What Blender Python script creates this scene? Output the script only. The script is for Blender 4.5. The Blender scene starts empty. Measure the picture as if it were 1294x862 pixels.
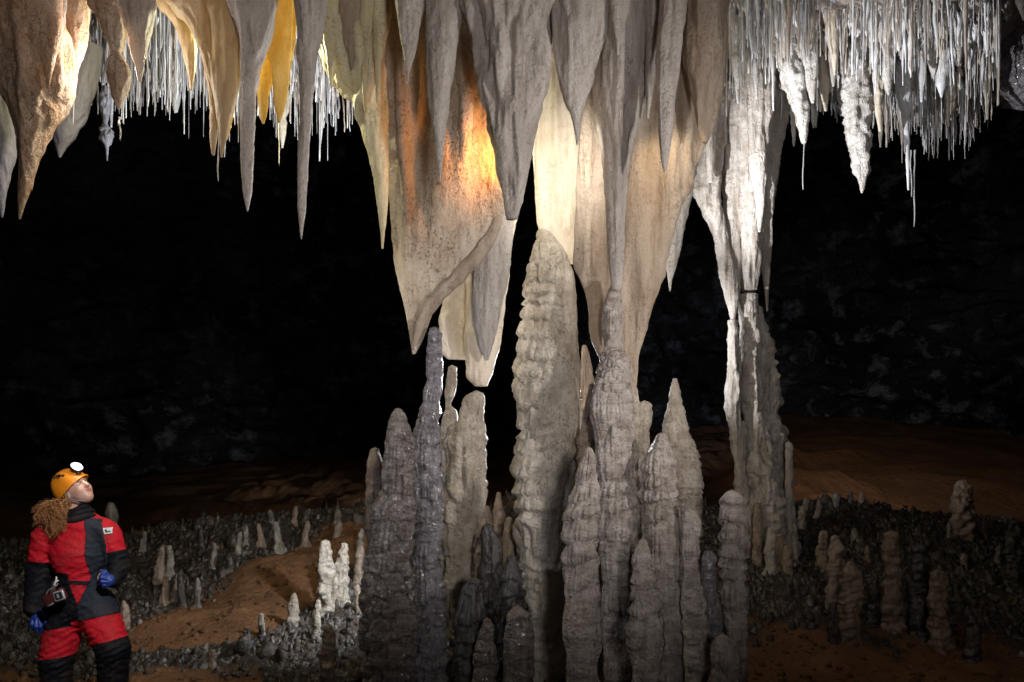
import bpy, math, random
import numpy as np
from mathutils import Vector

# ------------------------------------------------------------------ camera, world, exposure, lamps
S = bpy.context.scene
COL = S.collection
F, CX, HY, EYE = 1015.0, 647.0, 634.0, 1.5     # focal length in photo pixels, centre column, eye-level row, eye height

def P(px, py, Y):
    """photograph pixel at distance Y (metres) -> world point"""
    k = Y / F
    return Vector(((px - CX) * k, Y, EYE + (HY - py) * k))

cam = bpy.data.cameras.new('camera')
camo = bpy.data.objects.new('camera', cam)
COL.objects.link(camo)
camo.location = (0, 0, EYE)
camo.rotation_euler = (math.radians(90), 0, 0)
cam.sensor_width = 36.0
cam.lens = 36.0 * F / 1294.0
cam.shift_y = (HY - 431.0) / 1294.0
cam.clip_start, cam.clip_end = 0.05, 300
S.camera = camo
S.view_settings.view_transform = 'Standard'
S.view_settings.look = 'None'
S.view_settings.exposure = 0.2
S.view_settings.gamma = 1.0
S.cycles.use_denoising = True
S.cycles.denoising_input_passes = 'RGB_ALBEDO_NORMAL'
S.cycles.max_bounces = 6
S.cycles.diffuse_bounces = 3
S.cycles.glossy_bounces = 2
S.cycles.transmission_bounces = 4
S.cycles.sample_clamp_indirect = 4.0

world = bpy.data.worlds.new('World')
S.world = world
world.use_nodes = True
world.node_tree.nodes['Background'].inputs[0].default_value = (0.5, 0.6, 0.8, 1)
world.node_tree.nodes['Background'].inputs[1].default_value = 0.0006      # inside a cave: next to nothing

def lamp(name, loc, target, watts, color, angle=70, blend=0.5, size=0.03):
    d = bpy.data.lights.new(name, 'SPOT')
    d.energy, d.color, d.shadow_soft_size = watts, color, size
    d.spot_size, d.spot_blend = math.radians(angle), blend
    o = bpy.data.objects.new(name, d)
    COL.objects.link(o)
    o.location = loc
    o.rotation_euler = (Vector(target) - Vector(loc)).to_track_quat('-Z', 'Y').to_euler()
    return o

def bare(name, loc, watts, color, size=0.03):
    d = bpy.data.lights.new(name, 'POINT')
    d.energy, d.color, d.shadow_soft_size = watts, color, size
    o = bpy.data.objects.new(name, d)
    COL.objects.link(o)
    o.location = loc
    return o

# the flashes and torches the cave was lit with, plus added fills (most stand behind formations or beside the camera)
lamp('fill_flash', (0.9, -0.3, 1.6), P(690, 265, 5.6), 490, (1.0, 0.95, 0.92), 72, 0.9, 0.28)
lamp('added_side_fill', (3.3, 2.3, 2.5), P(720, 350, 5.5), 540, (1.0, 0.96, 0.92), 62, 0.9, 0.12)  # added lamp, grazes the front group to bring out its relief
lamp('side_flash', (-2.9, 3.3, 2.3), P(600, 560, 5.7), 80, (0.78, 0.84, 1.0), 50, 0.9, 0.10)
lamp('rim_flash', P(697, 500, 8.0), P(690, 330, 5.6), 800, (0.92, 0.96, 1.0), 96, 0.7, 0.04)
lamp('rear_flash', P(697, 500, 8.0), P(770, 90, 9.2), 205, (0.90, 0.95, 1.0), 150, 0.7, 0.04)
lamp('column_flash', P(765, 430, 7.6), P(938, 440, 8.7), 230, (0.94, 0.97, 1.0), 58, 0.8, 0.03)
lamp('added_floor_fill', (2.8, 1.0, 2.4), P(1130, 740, 8.0), 50, (1.0, 0.88, 0.78), 36, 1.0, 0.1)  # added lamp, lifts the dim right floor
lamp('tan_torch', P(843, 150, 5.34), P(852, 235, 5.7), 11, (1.0, 0.80, 0.52), 120, 0.9, 0.02)
lamp('left_straw_flash', P(520, 330, 7.7), P(270, 150, 9.0), 560, (0.92, 0.96, 1.0), 80, 0.6, 0.04)
lamp('right_straw_flash', P(775, 330, 7.0), P(1190, 120, 9.0), 800, (0.97, 0.98, 1.0), 56, 0.9, 0.04)
lamp('drape_torch', P(730, 165, 5.28), P(684, 240, 6.1), 38, (1.0, 0.95, 0.84), 130, 0.9, 0.03)
lamp('amber_torch', P(650, 185, 5.40), P(612, 200, 5.63), 28, (1.0, 0.34, 0.03), 130, 1.0, 0.06)
bare('yellow_torch', P(334, 58, 5.75), 62, (1.0, 0.96, 0.56), 0.03)
bare('warm_torch', P(149, 92, 5.3), 20, (1.0, 0.88, 0.80), 0.03)
lamp('person_flash', (-0.9, 2.6, 3.1), P(95, 715, 5.4), 330, (1.0, 0.96, 0.95), 33, 0.9, 0.05)
lamp('ground_flash', P(505, 640, 6.6), P(410, 760, 7.6), 115, (0.86, 0.93, 1.0), 110, 0.9, 0.03)
lamp('added_slope_fill', P(985, 470, 11.2), P(1160, 560, 19), 420, (1.0, 0.86, 0.74), 75, 1.0, 0.1)  # added lamp, makes the far brown slope visible
lamp('blue_wall_flash', P(770, 600, 12), P(860, 480, 27), 1500, (0.62, 0.75, 1.0), 36, 1.0, 0.1)
lamp('right_wall_flash', P(960, 560, 12), P(1150, 390, 27), 450, (0.75, 0.86, 1.0), 34, 1.0, 0.1)
lamp('left_wall_flash', P(690, 620, 12), P(190, 545, 26), 900, (0.9, 0.95, 1.0), 30, 1.0, 0.1)

def smooth(a, b, x):
    t = np.clip((x - a) / (b - a), 0, 1); return t * t * (3 - 2 * t)

# ------------------------------------------------------------------ noise
def _hash(ix, iy, iz, seed):
    h = (ix.astype(np.uint32) * np.uint32(374761393) + iy.astype(np.uint32) * np.uint32(668265263)
         + iz.astype(np.uint32) * np.uint32(2246822519) + np.uint32((seed * 3266489917) & 0xffffffff))
    h = (h ^ (h >> np.uint32(13))) * np.uint32(1274126177)
    h = h ^ (h >> np.uint32(16))
    return (h & np.uint32(0xffff)).astype(np.float32) / 32767.5 - 1.0

def noise(x, y, z, seed=0):
    x, y, z = np.broadcast_arrays(np.asarray(x, np.float32), np.asarray(y, np.float32), np.asarray(z, np.float32))
    fx, fy, fz = np.floor(x), np.floor(y), np.floor(z)
    ix, iy, iz = fx.astype(np.int64), fy.astype(np.int64), fz.astype(np.int64)
    u, v, w = x - fx, y - fy, z - fz
    u = u * u * (3 - 2 * u); v = v * v * (3 - 2 * v); w = w * w * (3 - 2 * w)
    r = 0
    for a in (0, 1):
        for b in (0, 1):
            for c in (0, 1):
                r = r + _hash(ix + a, iy + b, iz + c, seed) * ((u if a else 1 - u) * (v if b else 1 - v) * (w if c else 1 - w))
    return r

def fbm(x, y, z, seed=0, octv=3):
    r, a, f = 0, 1.0, 1.0
    for i in range(octv):
        r = r + a * noise(x * f, y * f, z * f, seed + 17 * i)
        a *= 0.5; f *= 2.03
    return r / 1.6

def pchip(x, y, q):
    x, y = np.asarray(x, float), np.asarray(y, float)
    h = np.diff(x); d = np.diff(y) / h
    m = np.zeros_like(y)
    if len(x) > 2:
        same = d[1:] * d[:-1] > 0
        w1, w2 = 2 * h[1:] + h[:-1], h[1:] + 2 * h[:-1]
        with np.errstate(divide='ignore', invalid='ignore'):
            hm = (w1 + w2) / (w1 / d[:-1] + w2 / d[1:])
        m[1:-1] = np.where(same, hm, 0)
    m[0], m[-1] = d[0], d[-1]
    i = np.clip(np.searchsorted(x, q) - 1, 0, len(x) - 2)
    t = (q - x[i]) / h[i]
    return ((2*t**3 - 3*t**2 + 1) * y[i] + (t**3 - 2*t**2 + t) * h[i] * m[i]
            + (-2*t**3 + 3*t**2) * y[i+1] + (t**3 - t**2) * h[i] * m[i+1])

# ------------------------------------------------------------------ mesh and object helpers
def mesh(name, V, Fc, mats, smooth=True, mi=None):
    V = np.asarray(V, np.float32)
    me = bpy.data.meshes.new(name)
    Fc = [np.asarray(f, np.int32) for f in (Fc if isinstance(Fc, list) else [Fc]) if len(f)]
    me.vertices.add(len(V)); me.vertices.foreach_set('co', V.ravel())
    nl = sum(f.size for f in Fc); npol = sum(len(f) for f in Fc)
    me.loops.add(nl); me.polygons.add(npol)
    me.loops.foreach_set('vertex_index', np.concatenate([f.ravel() for f in Fc]))
    tot = np.concatenate([np.full(len(f), f.shape[1], np.int32) for f in Fc])
    me.polygons.foreach_set('loop_start', np.concatenate([[0], np.cumsum(tot)[:-1]]).astype(np.int32))
    me.polygons.foreach_set('loop_total', tot)
    if smooth: me.polygons.foreach_set('use_smooth', np.ones(npol, bool))
    for m in (mats if isinstance(mats, (list, tuple)) else [mats]): me.materials.append(m)
    if mi is not None: me.polygons.foreach_set('material_index', np.asarray(mi, np.int32))
    me.update(calc_edges=True)
    return me

def link(name, me, parent=None, loc=None):
    o = bpy.data.objects.new(name, me)
    COL.objects.link(o)
    if parent is not None: o.parent = parent
    if loc is not None: o.location = loc
    return o

def tag(o, label=None, cat=None, group=None, kind=None):
    if label: o['label'] = label
    if cat: o['category'] = cat
    if group: o['group'] = group
    if kind: o['kind'] = kind
    return o

def thing(name, loc, label, cat, group=None):
    return tag(link(name, None, None, loc), label, cat, group)

def grid_faces(n, s, wrap=True):
    i = np.arange(n - 1)[:, None]; j = np.arange(s if wrap else s - 1)[None, :]
    j2 = (j + 1) % s
    return np.stack([i*s + j, i*s + j2, (i+1)*s + j2, (i+1)*s + j], -1).reshape(-1, 4)

# ------------------------------------------------------------------ materials
def rock(name, c1, c2, speck=None, speck_amt=0.5, scale=6.0, stretch=1.0, bump=0.4, rough=0.6, spec=0.4,
         sss=0.0, sss_r=(0.05, 0.03, 0.015), trans=0.0, trans_c=None, coat=0.0, fine=60.0, bdist=0.02, streak=0.62):
    m = bpy.data.materials.new(name); m.use_nodes = True
    nt = m.node_tree; N = nt.nodes; L = nt.links
    bs = N['Principled BSDF']; out = N['Material Output']
    geo = N.new('ShaderNodeNewGeometry')
    mp = N.new('ShaderNodeMapping'); mp.inputs['Scale'].default_value = (1, 1, stretch)
    L.new(geo.outputs['Position'], mp.inputs['Vector'])
    def nz(sc, det, vec=mp, ro=0.6):
        n = N.new('ShaderNodeTexNoise'); n.inputs['Scale'].default_value = sc
        n.inputs['Detail'].default_value = det; n.inputs['Roughness'].default_value = ro
        L.new(vec.outputs[0], n.inputs['Vector']); return n
    def ramp(src, a, b):
        r = N.new('ShaderNodeMapRange'); r.inputs['From Min'].default_value = a; r.inputs['From Max'].default_value = b
        L.new(src, r.inputs['Value']); return r.outputs['Result']
    def mix(fac, a, b):
        x = N.new('ShaderNodeMix'); x.data_type = 'RGBA'
        L.new(fac, x.inputs['Factor'])
        for s, v in ((6, a), (7, b)):
            if isinstance(v, tuple): x.inputs[s].default_value = (*v, 1)
            else: L.new(v, x.inputs[s])
        return x.outputs[2]
    n1 = nz(scale, 5)
    col = mix(ramp(n1.outputs['Fac'], 0.35, 0.66), c1, c2)
    if speck:
        n2 = nz(scale * 7, 3 if scale > 1 else 8, geo)
        n3 = nz(scale * 0.6, 2, geo)
        ad = N.new('ShaderNodeMath'); ad.operation = 'MULTIPLY'
        L.new(ramp(n2.outputs['Fac'], 0.52, 0.66), ad.inputs[0]); L.new(ramp(n3.outputs['Fac'], 0.40, 0.62), ad.inputs[1])
        mu = N.new('ShaderNodeMath'); mu.operation = 'MULTIPLY'; mu.inputs[1].default_value = speck_amt
        L.new(ad.outputs[0], mu.inputs[0])
        col = mix(mu.outputs[0], col, speck)
    if streak:
        ms_ = N.new('ShaderNodeMapping'); ms_.inputs['Scale'].default_value = (1, 1, .07)
        L.new(geo.outputs['Position'], ms_.inputs['Vector'])
        n4 = nz(26, 4, ms_, .65); n5 = nz(5, 3, geo)
        m4 = N.new('ShaderNodeMath'); m4.operation = 'MULTIPLY'
        L.new(ramp(n4.outputs['Fac'], 0.50, 0.68), m4.inputs[0]); L.new(ramp(n5.outputs['Fac'], 0.36, 0.62), m4.inputs[1])
        m5 = N.new('ShaderNodeMath'); m5.operation = 'MULTIPLY'; m5.inputs[1].default_value = streak
        L.new(m4.outputs[0], m5.inputs[0]); col = mix(m5.outputs[0], col, speck or c1)
        n6 = nz(75, 3, geo, .7)
        m6 = N.new('ShaderNodeMath'); m6.operation = 'MULTIPLY'; m6.inputs[1].default_value = streak * .8
        L.new(ramp(n6.outputs['Fac'], 0.55, 0.70), m6.inputs[0]); col = mix(m6.outputs[0], col, speck or c1)
    L.new(col, bs.inputs['Base Color'])
    bs.inputs['Roughness'].default_value = rough
    bs.inputs['Specular IOR Level'].default_value = spec
    if coat:
        bs.inputs['Coat Weight'].default_value = coat; bs.inputs['Coat Roughness'].default_value = 0.15
    if sss:
        bs.inputs['Subsurface Weight'].default_value = sss
        bs.inputs['Subsurface Radius'].default_value = sss_r
        bs.inputs['Subsurface Scale'].default_value = 1.0
    b1 = nz(fine, 4, geo, 0.7); b2 = nz(fine * 0.22, 4)
    s = N.new('ShaderNodeMath'); s.operation = 'MULTIPLY_ADD'; s.inputs[1].default_value = 0.45
    L.new(b1.outputs['Fac'], s.inputs[0]); L.new(b2.outputs['Fac'], s.inputs[2])
    bp = N.new('ShaderNodeBump'); bp.inputs['Strength'].default_value = bump; bp.inputs['Distance'].default_value = bdist
    L.new(s.outputs[0], bp.inputs['Height']); L.new(bp.outputs['Normal'], bs.inputs['Normal'])
    if trans:
        t = N.new('ShaderNodeBsdfTranslucent'); t.inputs['Color'].default_value = (*(trans_c or c1), 1)
        ms = N.new('ShaderNodeMixShader'); ms.inputs[0].default_value = trans
        L.new(bs.outputs[0], ms.inputs[1]); L.new(t.outputs[0], ms.inputs[2]); L.new(ms.outputs[0], out.inputs['Surface'])
    return m

def flat(name, c, rough=0.5, metal=0.0, emit=None, es=0.0, spec=0.5, bump=0.0, bscale=80, mud=0.0):
    m = bpy.data.materials.new(name); m.use_nodes = True
    nt = m.node_tree; bs = nt.nodes['Principled BSDF']
    n = nt.nodes.new('ShaderNodeTexNoise'); n.inputs['Scale'].default_value = bscale; n.inputs['Detail'].default_value = 3
    x = nt.nodes.new('ShaderNodeMix'); x.data_type = 'RGBA'
    x.inputs[6].default_value = (*[v * 0.75 for v in c], 1); x.inputs[7].default_value = (*[min(1, v * 1.2) for v in c], 1)
    g = nt.nodes.new('ShaderNodeNewGeometry')
    nt.links.new(g.outputs['Position'], n.inputs['Vector'])
    nt.links.new(n.outputs['Fac'], x.inputs['Factor']); nt.links.new(x.outputs[2], bs.inputs['Base Color'])
    if mud:
        n2 = nt.nodes.new('ShaderNodeTexNoise'); n2.inputs['Scale'].default_value = 7; n2.inputs['Detail'].default_value = 6; n2.inputs['Roughness'].default_value = .7
        nt.links.new(g.outputs['Position'], n2.inputs['Vector'])
        r = nt.nodes.new('ShaderNodeMapRange'); r.inputs['From Min'].default_value = .5; r.inputs['From Max'].default_value = .72; r.inputs['To Max'].default_value = mud
        nt.links.new(n2.outputs['Fac'], r.inputs['Value'])
        y = nt.nodes.new('ShaderNodeMix'); y.data_type = 'RGBA'; y.inputs[7].default_value = (.10, .055, .03, 1)
        nt.links.new(r.outputs['Result'], y.inputs['Factor']); nt.links.new(x.outputs[2], y.inputs[6]); nt.links.new(y.outputs[2], bs.inputs['Base Color'])
    bs.inputs['Roughness'].default_value = rough; bs.inputs['Metallic'].default_value = metal
    bs.inputs['Specular IOR Level'].default_value = spec
    if emit:
        bs.inputs['Emission Color'].default_value = (*emit, 1); bs.inputs['Emission Strength'].default_value = es
    if bump:
        b = nt.nodes.new('ShaderNodeBump'); b.inputs['Strength'].default_value = bump; b.inputs['Distance'].default_value = 0.01
        nt.links.new(n.outputs['Fac'], b.inputs['Height']); nt.links.new(b.outputs['Normal'], bs.inputs['Normal'])
    return m

M = {}
M['grey'] = rock('grey_calcite', (.34, .30, .27), (.53, .48, .44), (.17, .13, .11), .65, 6, .25, .8, .55, bdist=.05, trans=.10, trans_c=(.85, .66, .48))
M['cream'] = rock('cream_calcite', (.44, .35, .26), (.60, .52, .43), (.17, .10, .055), .9, 7, .5, .9, .55, bdist=.05, trans=.12, trans_c=(.90, .70, .48))
M['pale'] = rock('pale_calcite', (.66, .58, .47), (.74, .68, .58), (.40, .27, .15), .6, 6, .3, .5, .5, trans=.12, trans_c=(.90, .70, .48))
M['tan'] = rock('tan_calcite', (.34, .26, .195), (.50, .42, .345), (.18, .11, .07), .7, 6, .22, .9, .55, bdist=.05, trans=.12, trans_c=(.90, .70, .48))
M['lip_stone'] = rock('drape_edge_calcite', (.22, .14, .09), (.36, .26, .18), (.10, .06, .035), .8, 9, 1, .9, .55, bdist=.05)
M['bone'] = rock('bone_flowstone', (.36, .31, .27), (.60, .56, .52), (.20, .14, .10), .8, 8, .25, 1.0, .5, bdist=.05)
M['ivory'] = rock('ivory_flowstone', (.42, .36, .29), (.68, .62, .54), (.20, .14, .09), .8, 7, .9, 1.0, .5, bdist=.05)
M['rust'] = rock('rust_calcite', (.44, .26, .14), (.66, .52, .40), (.15, .08, .04), .8, 7, .6, .9, .5, bdist=.05)
M['amber'] = rock('amber_calcite', (.44, .31, .07), (.70, .56, .22), (.24, .12, .03), .6, 7, .3, .6, .4, .5, trans=.32, trans_c=(.85, .58, .12))
M['honey'] = rock('honey_calcite', (.46, .36, .20), (.50, .42, .29), (.25, .17, .08), .4, 5, .3, .35, .5, trans=.18, trans_c=(.8, .5, .12))
M['olive'] = rock('olive_calcite', (.52, .46, .28), (.62, .57, .40), (.26, .18, .10), .6, 7, .4, .5, .5)
M['slate'] = rock('slate_calcite', (.20, .20, .24), (.28, .27, .31), (.12, .11, .12), .5, 6, .4, .4, .55)
M['white'] = rock('white_calcite', (.50, .46, .42), (.76, .74, .72), (.30, .22, .17), .8, 7, .3, 1.0, .5, bdist=.05)
M['creamstraw'] = rock('cream_straw_calcite', (.46, .38, .31), (.70, .64, .58), (.30, .2, .14), .6, 9, .4, .3, .4, .5, streak=0)
M['greystraw'] = rock('grey_straw_calcite', (.26, .24, .24), (.48, .47, .48), (.2, .15, .12), .6, 9, .4, .3, .4, .5, streak=0)
M['straw'] = rock('straw_calcite', (.62, .62, .64), (.80, .81, .84), (.42, .33, .26), .5, 9, .4, .3, .35, .6, streak=0)
M['mauve'] = rock('mauve_flowstone', (.31, .255, .22), (.58, .515, .47), (.13, .095, .08), .75, 7, 2.4, 1.0, .55, bdist=.05)
M['pallid'] = rock('pallid_flowstone', (.36, .30, .24), (.60, .54, .46), (.19, .13, .09), .7, 7, 1.2, .9, .55, bdist=.05)
M['bark'] = rock('bark_flowstone', (.15, .115, .10), (.36, .31, .29), (.06, .045, .04), .9, 9, 2.4, 1.0, .26, .7, bdist=.06, coat=.35)
M['violet'] = rock('violet_flowstone', (.20, .175, .19), (.41, .38, .41), (.08, .065, .065), .85, 8, 2.4, 1.0, .26, .7, bdist=.06, coat=.45)
M['brown'] = rock('brown_flowstone', (.20, .14, .10), (.30, .23, .18), (.07, .05, .04), .7, 9, 1.2, .7, .45)
M['black'] = rock('black_wet_flowstone', (.03, .026, .025), (.07, .06, .06), None, 0, 9, 1.5, .8, .22, .6, streak=0)
M['ground'] = rock('clay_ground', (.13, .062, .028), (.20, .10, .048), (.03, .02, .015), .7, 2.2, 1, .9, .8, .2, fine=30, bdist=.05, streak=0)
def ground_mix(m):
    nt = m.node_tree; bs = nt.nodes['Principled BSDF']; src = bs.inputs['Base Color'].links[0].from_socket
    at = nt.nodes.new('ShaderNodeAttribute'); at.attribute_name = 'bare_clay'
    n = nt.nodes.new('ShaderNodeTexNoise'); n.inputs['Scale'].default_value = 14; n.inputs['Detail'].default_value = 4
    x2 = nt.nodes.new('ShaderNodeMix'); x2.data_type = 'RGBA'; x2.inputs[6].default_value = (.012, .010, .009, 1); x2.inputs[7].default_value = (.07, .055, .045, 1)
    nt.links.new(n.outputs['Fac'], x2.inputs['Factor'])
    x = nt.nodes.new('ShaderNodeMix'); x.data_type = 'RGBA'
    nt.links.new(at.outputs['Fac'], x.inputs['Factor']); nt.links.new(x2.outputs[2], x.inputs[6]); nt.links.new(src, x.inputs[7]); nt.links.new(x.outputs[2], bs.inputs['Base Color'])
ground_mix(M['ground'])
M['mudknob'] = rock('muddy_knobs', (.045, .028, .018), (.095, .058, .035), (.03, .02, .015), .7, 6, 1, .9, .6, .3, streak=0)
M['clod'] = rock('clay_clods', (.10, .05, .025), (.19, .10, .05), (.04, .025, .018), .7, 6, 1, .9, .8, .2, streak=0)
M['knob'] = rock('dark_popcorn', (.016, .013, .012), (.085, .068, .056), (.28, .25, .23), .75, 3, 1, 1.0, .34, .5, streak=0)
M['palknob'] = rock('pale_popcorn', (.09, .075, .06), (.30, .26, .22), (.04, .03, .025), .8, 8, 1, .8, .45, .5, streak=0)
M['ceil'] = rock('ceiling_rock', (.30, .24, .20), (.48, .43, .40), (.12, .09, .07), .7, 3, 1, .9, .6, fine=24, bdist=.06)
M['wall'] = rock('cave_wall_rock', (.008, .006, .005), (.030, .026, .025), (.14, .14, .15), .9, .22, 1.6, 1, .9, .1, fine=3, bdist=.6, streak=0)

# ------------------------------------------------------------------ the setting: ground, ceiling, wall
def smooth(a, b, x):
    t = np.clip((x - a) / (b - a), 0, 1); return t * t * (3 - 2 * t)

def ground_z(x, y, rough=True):
    x, y = np.asarray(x, float), np.asarray(y, float)
    px = CX + x * F / np.maximum(y, 4.0)
    crest_py = np.interp(px, [-200, 0, 140, 300, 450, 640, 900, 1050, 1200, 1294, 1500], [690, 690, 682, 655, 643, 640, 640, 632, 648, 668, 690])
    zc = EYE + (HY - crest_py) * 10.5 / F
    up = np.clip((y - 5.5) / 5.0, 0, 1)
    z = -0.07 + (zc + 0.07) * (up ** 1.05)
    sl = np.interp(px, [600, 1000], [0.135, 0.24])
    far = np.where(y < 12.5, zc - 0.45 * smooth(10.6, 12.5, y), zc - 0.45 + sl * (y - 12.5))
    z = np.where(y > 10.5, far, z)
    if rough:
        a = np.clip((y - 4.5) / 4, 0.2, 1)
        z = z + a * (0.15 * fbm(x * 1.5, y * 1.5, 0, 3) + np.where(y > 11.5, .22 * np.abs(fbm(x * .9, y * .9, 3, 8, 4)), 0) + 0.03 * fbm(x * 6, y * 6, 0, 5))
    return z

def clay(x, y):
    """bare clay paths on the floor (1 = bare)"""
    px = CX + x * F / y; n = 0.28 * fbm(x * 2.5, y * 2.5, 0, 61, 3)
    t = np.clip((y - 6.9) / 2.9, 0, 1)
    c = -2.95 + 1.15 * t
    a = 1 - np.abs(x - c) / (0.75 - .25 * t) + n
    a = np.where((y > 6.9) & (y < 10.0), a, -1)
    b = np.where((px > 930), (7.0 - y) * 1.2 + n * 2, -1)
    c2 = np.where(px < 330, (6.45 - y) * 1.5 + n * 2, -1)
    return np.maximum(np.maximum(a, b), c2)
def build_ground():
    xs = np.concatenate([np.linspace(-40, -7, 40)[:-1], np.linspace(-7, 7, 480), np.linspace(7, 40, 40)[1:]])
    ys = np.concatenate([np.linspace(-5, 4, 12)[:-1], np.linspace(4, 12.5, 400), np.linspace(12.5, 36, 70)[1:]])
    X, Y = np.meshgrid(xs, ys)
    Z = ground_z(X, Y)
    CL = np.clip((clay(X, np.maximum(Y, 4)) + .15) / .3, 0, 1); CL = np.where(Y > 10.4, 1, CL)
    Z = Z + (1 - CL) * np.where(Y < 12, 1, 0) * (0.05 * np.abs(fbm(X * 5, Y * 5, 0, 62, 3)) + 0.03 * fbm(X * 17, Y * 17, 0, 63, 2))
    V = np.stack([X, Y, Z], -1).reshape(-1, 3)
    me = mesh('ground', V, grid_faces(len(ys), len(xs), False), M['ground'])
    at = me.attributes.new('bare_clay', 'FLOAT', 'POINT'); at.data.foreach_set('value', CL.ravel().astype(np.float32))
    tag(link('ground', me), 'orange brown clay floor of the cave', kind='structure')
build_ground()

EDGE_PX = [-400, 60, 120, 200, 300, 400, 470, 700, 860, 900, 1000, 1050, 1100, 1180, 1230, 1262, 1300, 1500]
EDGE_PY = [90, 90, 92, 105, 112, 112, 105, 90, 60, 90, 118, 128, 138, 150, 140, 90, 40, 20]
def ceil_z(px, Y):
    t = np.clip((Y - 6.4) / 3.6, 0, 1)
    pyc = -75 + (np.interp(px, EDGE_PX, EDGE_PY) + 75) * t
    z = EYE + (HY - pyc) * Y / F
    z = np.where(Y < 6.4, EYE + (HY + 75) * np.maximum(Y, 3.6) / F, z)
    return np.where(Y > 10.0, EYE + (HY - np.interp(px, EDGE_PX, EDGE_PY)) * 10 / F + (Y - 10.0) * 3.0, z)

def build_ceiling():
    pxs = np.linspace(-500, 1700, 420)
    ys = np.concatenate([np.linspace(2.0, 6.2, 30)[:-1], np.linspace(6.2, 10.2, 200), np.linspace(10.2, 13.5, 24)[1:]])
    PX, YY = np.meshgrid(pxs, ys)
    Z = ceil_z(PX, YY)
    X = (PX - CX) * YY / F
    Z = Z + np.where(YY > 6.3, 1, 0.4) * (0.10 * fbm(X * 2.2, YY * 2.2, 0, 11, 4) - 0.05 * np.abs(fbm(X * 7, YY * 7, 0, 13, 3)))
    V = np.stack([X, YY, Z], -1).reshape(-1, 3)
    f = grid_faces(len(ys), len(pxs), False)[:, ::-1]
    tag(link('cave_ceiling', mesh('cave_ceiling', V, f, M['ceil'])), 'rugged pale rock roof the straws hang from', kind='structure')
build_ceiling()

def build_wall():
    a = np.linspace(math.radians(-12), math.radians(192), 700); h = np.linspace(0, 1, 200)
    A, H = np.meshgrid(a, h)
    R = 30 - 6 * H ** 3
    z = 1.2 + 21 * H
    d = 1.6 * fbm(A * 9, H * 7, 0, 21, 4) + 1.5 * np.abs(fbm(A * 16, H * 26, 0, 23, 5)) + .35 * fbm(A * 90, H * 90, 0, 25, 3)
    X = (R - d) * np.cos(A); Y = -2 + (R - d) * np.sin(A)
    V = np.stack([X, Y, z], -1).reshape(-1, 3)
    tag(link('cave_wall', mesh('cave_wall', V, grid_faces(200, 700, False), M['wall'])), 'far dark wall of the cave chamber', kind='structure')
build_wall()

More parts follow.
